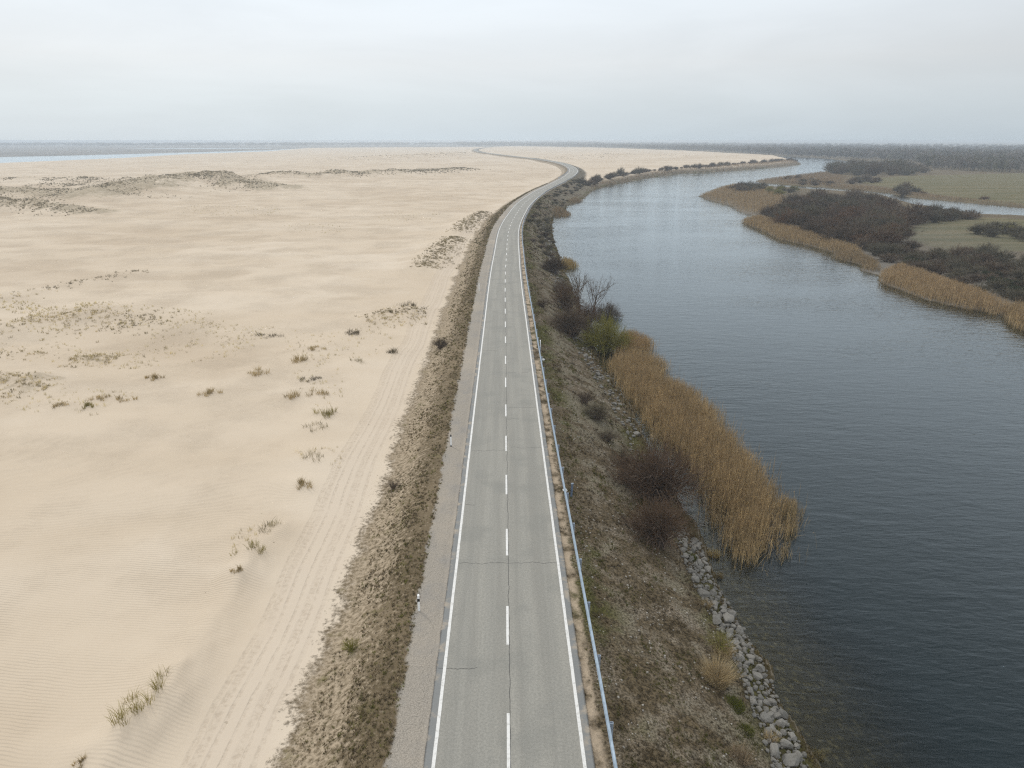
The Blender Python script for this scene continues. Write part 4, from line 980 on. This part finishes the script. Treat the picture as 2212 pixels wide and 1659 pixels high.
reed_bed('reed_bed', px([(1898, 613), (1898, 597), (1940, 586), (1990, 602), (2060, 628), (2130, 652), (2190, 680), (2190, 690), (2113, 675), (2050, 662), (1994, 649), (1938, 627)], WATER), 16000, 2.1, (.40, .285, .15), 70, 1.6, 'broad pale golden reed fringe at the lower end of the island')
reed_bed('reed_bed', px([(2160, 680), (2190, 668), (2260, 700), (2360, 770), (2330, 782), (2212, 718), (2180, 705)], WATER), 9000, 2.0, (.36, .26, .13), 71, 1.5, 'golden reeds cut by the picture edge, below the island shrubs')
reed_bed('reed_bed', px([(1630, 391.5), (1680, 384), (1735, 378), (1775, 373), (1830, 384), (1830, 400), (1780, 404), (1700, 400), (1642, 396)], WATER), 9000, 1.6, (.28, .20, .12), 72, 5, 'brown reed flat on the far peninsula tip', soft=4)
reed_bed('reed_bed', px([(1780, 405), (1913, 417), (1979, 428), (2093, 438), (2212, 449), (2212, 446), (2093, 434), (1980, 421), (1905, 409), (1780, 399)], WATER), 8000, 1.3, (.29, .215, .13), 73, 4, 'reed margin between the side channel and the far meadow', soft=3)
reed_bed('reed_bed', px([(1270, 413), (1283, 410.4), (1337, 397.4), (1403, 384.4), (1481, 374), (1536, 372.3), (1619, 366.5), (1710, 358.4), (1732, 355), (1717, 352), (1615, 362.5), (1480, 370.7), (1400, 380), (1335, 393), (1275, 405)], WATER), 12000, 1.6, (.29, .21, .125), 74, 6, 'narrow reed fringe along the far bank of the sand', soft=4)

# grasses
def blades_proto(rg, n, h, r, wd, k=3, droop=.5):
    th = rg.uniform(0, 6.28, n); rad = r*np.sqrt(rg.random(n)); p0 = np.stack([np.cos(th)*rad*.6, np.sin(th)*rad*.6, np.full(n, -.03)], 1)
    H = h*rg.uniform(.45, 1.05, n); out = rg.uniform(.1, droop, n)*H
    t = np.linspace(0, 1, k); pth = np.zeros((n, k, 3))
    a2 = th+rg.normal(0, .8, n)
    pth[..., 0] = p0[:, :1]+(np.cos(a2)*out)[:, None]*t**1.6; pth[..., 1] = p0[:, 1:2]+(np.sin(a2)*out)[:, None]*t**1.6; pth[..., 2] = p0[:, 2:]+H[:, None]*t*(1-.15*t)
    return ribbons(pth, np.linspace(1, .2, k)[None]*wd*rg.uniform(.6, 1.3, (n, 1)), rg)
rgt = np.random.default_rng(90)
tone_c = [(.30, .25, .09), (.38, .29, .145), (.29, .245, .145), (.13, .105, .065)]
zt = terrain(np.array([t_[0] for t_ in TP]), np.array([t_[1] for t_ in TP]))
for (X, Y, h, r, tone, lb), z0 in zip(TP, zt):
    d = math.hypot(X, Y); wd = .014+.00035*d
    pr = []; cs = []
    nc = 5+int(rgt.integers(4))
    for c_ in range(nc):
        an = rgt.uniform(0, 6.28); o_ = np.array([math.cos(an)*r*rgt.uniform(0, 1)*1.2, math.sin(an)*r*rgt.uniform(0, .8), 0])
        v, f = blades_proto(rgt, 26 if tone != 2 else 14, h*rgt.uniform(.5, 1), r*.42, wd, 4, .9 if tone in (2, 3) else .65)
        o_[2] = ground_z(X+o_[0], Y+o_[1])-z0
        pr.append((v+o_, f)); cs.append(np.tile(np.array(tone_c[tone])*rgt.uniform(.7, 1.25), (len(v), 1)))
    v, f = cat(pr)
    o = link('grass_tuft', mesh_np('grass_tuft', v, [f], M_grass, None, np.concatenate(cs)), None, (X, Y, float(z0)))
    tag(o, lb, 'grass tuft', 'grass tufts on the sand')

def grass_field(name, xy, hs, ws, cols, nb, seed, label=None, droop=.7, rad=.12):
    rg = np.random.default_rng(seed); pr = [(lambda vf: (vf[0], [vf[1]]))(blades_proto(rg, nb, 1.0, rad, 1.0, 3, droop)) for _ in range(5)]
    # blade width is scaled with the tuft: prototypes carry unit width, so build them at a few widths instead
    zz = terrain(xy[:, 0], xy[:, 1]); n = len(xy)
    out = []
    wq = np.quantile(ws, [0, .25, .5, .75, 1.0]); protos = []; xf = []; cc = []
    bins = np.clip(np.searchsorted(wq, ws)-1, 0, 3); hm = np.maximum(hs, .02)
    for b in range(4):
        wrel = float(np.median((ws/hm)[bins == b])) if (bins == b).any() else .1
        for j in range(4): v, f = blades_proto(rg, nb, 1.0, rad/.25, wrel, 3, droop); protos.append((v, [f]))
    kk = bins*4+rg.integers(0, 4, n)
    xf = np.stack([kk, xy[:, 0], xy[:, 1], zz-.01, hm*rg.uniform(.7, 1.3, n), hm*rg.uniform(.7, 1.3, n), hm, rg.uniform(0, 6.28, n)], 1)
    o = merged(name, protos, xf, M_grass, cols); tag(o, label, None, None, 'stuff'); return o
def pal(rg, n, cs, v=.3):
    c = np.array(cs)[rg.integers(0, len(cs), n)]; return c*rg.uniform(1-v, 1+v, (n, 1))
# left slope
rg = np.random.default_rng(101); n = 38000
y_ = np.exp(rg.uniform(math.log(17), math.log(420), n)); l_ = -rg.uniform(4.9, 10.9, n); x_, y2 = road_at(y_, l_)
dn = np.clip((l_+10.9)/3, 0, 1)*.18+np.clip((l_+7.4)/1.6, 0, 1)*.38+1.0*fbm(x_/1.3, y2/2.4, 3)+.6*fbm(x_/5, y2/9, 2)
dn = dn-.35*(l_ < -9.6+1.1*fbm(x_/4.0, y2/6.0, 2)*2); kp = rg.random(n) < np.clip(dn+.22, .01, 1); xy = np.stack([x_, y2], 1)[kp]; d_ = y_[kp]; n = len(xy)
edge_ = np.clip((l_[kp]+10.9)/2.2, .35, 1); hh_ = (.05+.14*rg.random(n)**1.8)*(1+d_/260)*edge_; c = (1.5-.5*edge_)[:, None]*pal(rg, n, [(.15, .115, .065), (.19, .145, .085), (.14, .115, .05), (.25, .195, .12), (.15, .14, .04)])
grass_field('dry_grass', xy, hh_, .012+.00028*d_, c, 9, 102, 'brown dry tufts covering the slope on the sand side of the road')
# right bank
rg = np.random.default_rng(111); n = 60000
y_ = np.exp(rg.uniform(math.log(16), math.log(330), n)); l_ = rg.uniform(3.75, 18, n); x_, y2 = road_at(y_, l_)
_, aq = terrain(x_, y2, True)
dn = .40+.9*fbm(x_/1.6, y2/2.6, 3)+.3*fbm(x_/4, y2/6, 2)
dn = dn-.12*((l_ > 6) & (aq['shore'] > 2.5))
dn = np.where(l_ < gr_off(y_)-.05, dn-.35, dn)
kp = (aq['shore'] > .06) & (aq['far'] < .5) & (rg.random(n) < np.clip(dn, .05, 1)); xy = np.stack([x_, y2], 1)[kp]; d_ = y_[kp]; l_k = l_[kp]; sh_k = aq['shore'][kp]; n = len(xy)
gm = fbm(xy[:, 0]/3.2+7, xy[:, 1]/5.0, 3)+.12
c = pal(rg, n, [(.085, .063, .034), (.115, .087, .047), (.155, .122, .075), (.06, .045, .024)])
g2 = pal(rg, n, [(.085, .085, .016), (.11, .10, .028)]); gmask = (gm > .16) | (l_k < 5.2) & (rg.random(n) < .6); c[gmask] = g2[gmask]; rim = sh_k < .75; c[rim] = pal(rg, int(rim.sum()), [(.12, .085, .035), (.09, .068, .026), (.13, .105, .04)])
hh_ = rg.uniform(.07, .22, n)*(1+d_/220)*np.where(l_k < gr_off(d_)+.4, .75, 1)*np.where(sh_k < .75, 1.5, 1)
grass_field('dry_grass', xy, hh_, .012+.00028*d_, c, 9, 112, 'grey-brown dry grass covering the river bank below the guardrail')
rg = np.random.default_rng(115); n = 2600
y_ = np.exp(rg.uniform(math.log(16), math.log(120), n)); l_ = rg.uniform(4.8, 15, n); x_, y2 = road_at(y_, l_); zq, aq = terrain(x_, y2, True)
k = (aq['shore'] > .8) & (rg.random(n) < np.clip(.25+1.3*fbm(x_/2.2+3, y2/4.5, 3), .04, 1)); nk = int(k.sum())
o = merged('gravel', [proto_of(sme)], np.stack([np.zeros(nk), x_[k], y2[k], zq[k]+.03, *[rg.uniform(.025, .07, nk)*(1+y_[k]/200) for _ in range(3)], rg.uniform(0, 6, nk)], 1), M_pale); tag(o, 'pale loose stones strewn over the river bank', None, None, 'stuff')
# tall straw grass near the stones
def straw(a, b, r, h, n, seed, label, col=(.40, .31, .175)):
    X, Y, z0 = on_ground(a, b, WATER+.8); rg = np.random.default_rng(seed)
    v, f = blades_proto(rg, n, h, r, .016, 5, .75); q = v+np.array([X, Y, 0])
    v[:, 2] += np.repeat(0, len(v)); o = link('straw_clump', mesh_np('straw_clump', v, [f], M_grass, None, np.repeat(np.array(col)*rg.uniform(.6, 1.3, (n, 1)), 10, 0)), None, (X, Y, z0)); tag(o, label, 'grass clump', 'straw grass clumps by the stones')
straw(1548, 1475, .95, 1.5, 1500, 1, 'tall straw-coloured grass clump beside the boulders, the largest')
straw(1562, 1418, .65, 1.1, 700, 2, 'straw grass clump just above the largest one')
straw(1600, 1640, .8, .7, 600, 3, 'brown matted grass clump at the bottom edge above the boulders', (.27, .205, .13))
straw(1665, 1600, .45, .6, 260, 4, 'short straw clump squeezed against the lower boulders')
straw(1525, 1310, .5, .6, 300, 5, 'thin straw clump above the middle of the boulder row', (.28, .215, .115))
straw(1540, 1205, .55, .8, 420, 6, 'yellow-brown clump between the stone row and the big reed bed', (.29, .215, .09))
straw(1552, 1250, .4, .6, 260, 7, 'low brown clump on the water side of the upper boulders', (.15, .11, .045))
straw(1768, 1640, .35, .6, 160, 8, 'sparse clump standing in the shallows below the last boulder', (.15, .12, .05))
straw(1630, 1420, .3, .4, 160, 9, 'dark mossy clump on the water side of the middle boulders', (.12, .09, .035))
straw(1582, 1525, 1.0, .28, 1500, 10, 'bright green mossy grass patch above the lower boulders', (.105, .115, .016))
straw(1610, 1580, .7, .25, 800, 11, 'smaller green mossy patch below the bright green one', (.10, .105, .018))
straw(1488, 1205, .9, .26, 1100, 12, 'green grass patch under the rounded red-brown shrub', (.085, .095, .014))
straw(1385, 1085, .9, .3, 900, 13, 'green grass patch left of the largest red-brown shrub', (.085, .09, .014))
# dune grass on the ridges and the thin field
rg = np.random.default_rng(121); XY = []; HS = []; DS = []
for (pts, hs, wd, vg), cnt in zip(RID, [6000, 1900, 300, 500, 900, 500, 3200, 0, 1500, 1300, 200, 700, 380, 0, 120, 180, 420, 900, 240, 0, 0]):
    if not cnt: continue
    u = rg.random(cnt); x, y, t, L = along(np.array(pts), u); o = np.abs(rg.normal(0, wd*.6, cnt))*np.where(rg.random(cnt) < .82, 1, -.5)
    s_ = np.sign(t[:, 0]); x = x+t[:, 1]*s_*o; y = y-t[:, 0]*s_*o
    k = rg.random(cnt) < np.clip(.55+1.1*fbm(x/(wd*.35), y/(wd*.6), 3), .05, 1)
    XY.append(np.stack([x, y], 1)[k])
XY = np.concatenate(XY); n = len(XY); d_ = np.hypot(XY[:, 0], XY[:, 1])
c = pal(rg, n, [(.22, .18, .11), (.27, .22, .14), (.18, .15, .095), (.30, .25, .165)])
md = (d_ >= 105) & (d_ < 240) & (XY[:, 0] > -60); c[md] = pal(rg, int(md.sum()), [(.25, .205, .11), (.19, .155, .085), (.32, .26, .155)])
nr = d_ < 150; nr &= ~md; c[nr] = pal(rg, int(nr.sum()), [(.58, .48, .29), (.52, .43, .24), (.36, .295, .18)])
grass_field('dune_grass', XY, rg.uniform(.2, .5, n)*np.interp(d_, [60, 200, 600, 1500], [.8, 1.2, 1.7, 2.4]), .010+.0004*d_, c, 8, 122, 'olive-brown marram grass on the dune ridges', rad=.22)
fields = [([(400, 452), (430, 444), (500, 445), (610, 452), (600, 465), (480, 465), (395, 460)], 330), ([(600, 490), (680, 482), (760, 492), (740, 503), (630, 501)], 150), ([(810, 466), (880, 457), (960, 462), (930, 473), (820, 475)], 150), ([(40, 690), (110, 660), (200, 650), (380, 668), (460, 680), (470, 700), (300, 705), (150, 715), (60, 720)], 900), ([(240, 690), (470, 690), (560, 710), (590, 735), (500, 765), (380, 780), (230, 800), (200, 770), (330, 735)], 800),
          ([(0, 640), (90, 650), (140, 670), (60, 680), (0, 670)], 220), ([(560, 700), (700, 720), (820, 700), (860, 740), (760, 800), (680, 790), (600, 745)], 220), ([(0, 735), (130, 735), (260, 760), (230, 790), (60, 775), (0, 770)], 180), ([(0, 820), (140, 830), (300, 850), (200, 900), (60, 890), (0, 880)], 140),
          ([(620, 770), (700, 740), (740, 800), (740, 860), (690, 880), (640, 850)], 160), ([(780, 690), (870, 650), (930, 660), (920, 700), (820, 710)], 170), ([(640, 980), (740, 960), (750, 1010), (660, 1020)], 60), ([(500, 1130), (600, 1140), (590, 1170), (500, 1200)], 40)]
XY = []; 
for pl_, cnt in fields: XY.append(sample_poly(px(pl_, SAND+.3), cnt, rg))
XY = np.concatenate(XY); k = rg.random(len(XY)) < np.clip(.5+1.3*fbm(XY[:, 0]/5, XY[:, 1]/9, 3), .1, 1); XY = XY[k]; n = len(XY); d_ = np.hypot(XY[:, 0], XY[:, 1])
grass_field('sand_grass', XY, rg.uniform(.2, .5, n), .008+.00026*d_, pal(rg, n, [(.60, .50, .27), (.54, .455, .22), (.62, .53, .33), (.36, .30, .18)]), 6, 123, 'sparse yellow-green grass field on the open sand', droop=.35, rad=.15)

# far woods
rg = np.random.default_rng(131)
def far_tree(rg, n, wk=1.0):
    q = rg.normal(size=(n, 3)); q /= np.linalg.norm(q, axis=1, keepdims=True); q *= rg.uniform(.45, 1.0, (n, 1)); q = q*np.array([.34, .34, .36])+np.array([0, 0, .62])
    d = q-np.array([0, 0, .25]); d /= np.linalg.norm(d, axis=1, keepdims=True); d += rg.normal(0, .25, d.shape); d[:, 2] += .3
    pth = q[:, None]+d[:, None]*np.linspace(-.07, .09, 3)[None, :, None]
    v1 = ribbons(pth, np.array([.045, .05, .012])[None]*wk*np.ones((n, 1)), rg)
    tr = tubes(np.stack([np.zeros(4), np.zeros(4), np.linspace(-.02, .75, 4)], 1)[None], np.linspace(.022, .01, 4)[None], 4)
    return cat([v1, tr])
FT = [(lambda vf: (vf[0], [vf[1]]))(far_tree(rg, 46)) for _ in range(7)]+[(lambda vf: (vf[0], [vf[1]]))(far_tree(rg, 46, 2.6)) for _ in range(5)]
bx = np.array([1000, 1100, 1180, 1300, 1400, 1500, 1590, 1700, 1783, 1870, 1965, 1998, 2057, 2130, 2212, 2420.]); by = np.array([315.5, 315.5, 316.3, 318.5, 322, 326, 330.5, 337.5, 341, 344.5, 349, 366, 369, 372, 375, 381.])
def wood(name, n, x0, x1, hmin, hmax, label, base, top, seed, crown=1.0):
    rg = np.random.default_rng(seed); a = rg.uniform(x0, x1, n); lo = base(a); b = top(a)+(lo-top(a))*rg.random(n)**.8
    dx = (a-1106)/FPX; dy = (b-829.5)/FPX; c_, s_ = math.cos(PITCH), math.sin(PITCH); tt = (CAM_H+3.8)/(s_+dy*c_); X = dx*tt; Y = (c_-dy*s_)*tt
    ok = terrain(X, Y) > WATER-.05; X, Y = X[ok], Y[ok]; n = len(X)
    H = rg.uniform(hmin, hmax, n)*(1+.38*fbm(X/150, Y/260, 3)); Wd = H*rg.uniform(.85, 1.25, n)*crown*np.interp(Y, [700, 3000, 9000], [1, 1.7, 3.5])
    xf = np.stack([np.where(Y < 1000, rg.integers(0, 7, n), rg.integers(7, 12, n)), X, Y, np.full(n, -4.0), Wd, Wd, H, rg.uniform(0, 6.28, n)], 1)
    c = pal(rg, n, [(.105, .082, .07), (.12, .098, .08), (.09, .08, .06), (.10, .095, .06), (.17, .15, .13), (.075, .07, .05)], .4)
    fw = np.interp(Y, [800, 2000], [0, .75])[:, None]; c = c*(1-fw)+np.array([.105, .09, .078])*(1+.25*fbm(X/160, Y/300, 2))[:, None]*fw
    o = merged(name, FT, xf, M_forest, c); tag(o, label, None, None, 'stuff'); return o
wood('forest', 6500, 1000, 2420, 9, 13.5, 'bare grey-brown wood filling the plain beyond the river', lambda a: np.interp(a, bx, by), lambda a: np.interp(a, [1000, 1400, 2000, 2420], [309.5, 309.5, 314, 316]), 132)
wood('forest', 900, -200, 1100, 10, 15, 'hazy blue treeline along the far shore behind the lagoon', lambda a: np.interp(a, [-200, 600, 1100], [316, 315.5, 313.0]), lambda a: np.interp(a, [-200, 600, 1100], [311.5, 310, 308.5]), 133, 1.6)
wood('forest', 260, 980, 1300, 14, 19, 'hazy blue treeline behind the end of the road', lambda a: a*0+314, lambda a: a*0+309, 134, 1.8)

# ------------------------------------------------------------------ air
mh = bpy.data.materials.new('haze'); mh.use_nodes = True; th_ = NT(mh.node_tree)
pv = th_.n('ShaderNodeVolumePrincipled', {'Color': (.72, .80, .88, 1), 'Density': .00029, 'Anisotropy': 0.0})
th_.n('ShaderNodeOutputMaterial', {'Volume': pv})
v, f = box_v(-48000, 48000, -90, 50000, -9.0, 25.0)
o = link('haze', mesh_np('haze', v, [f], mh)); tag(o, kind='stuff')
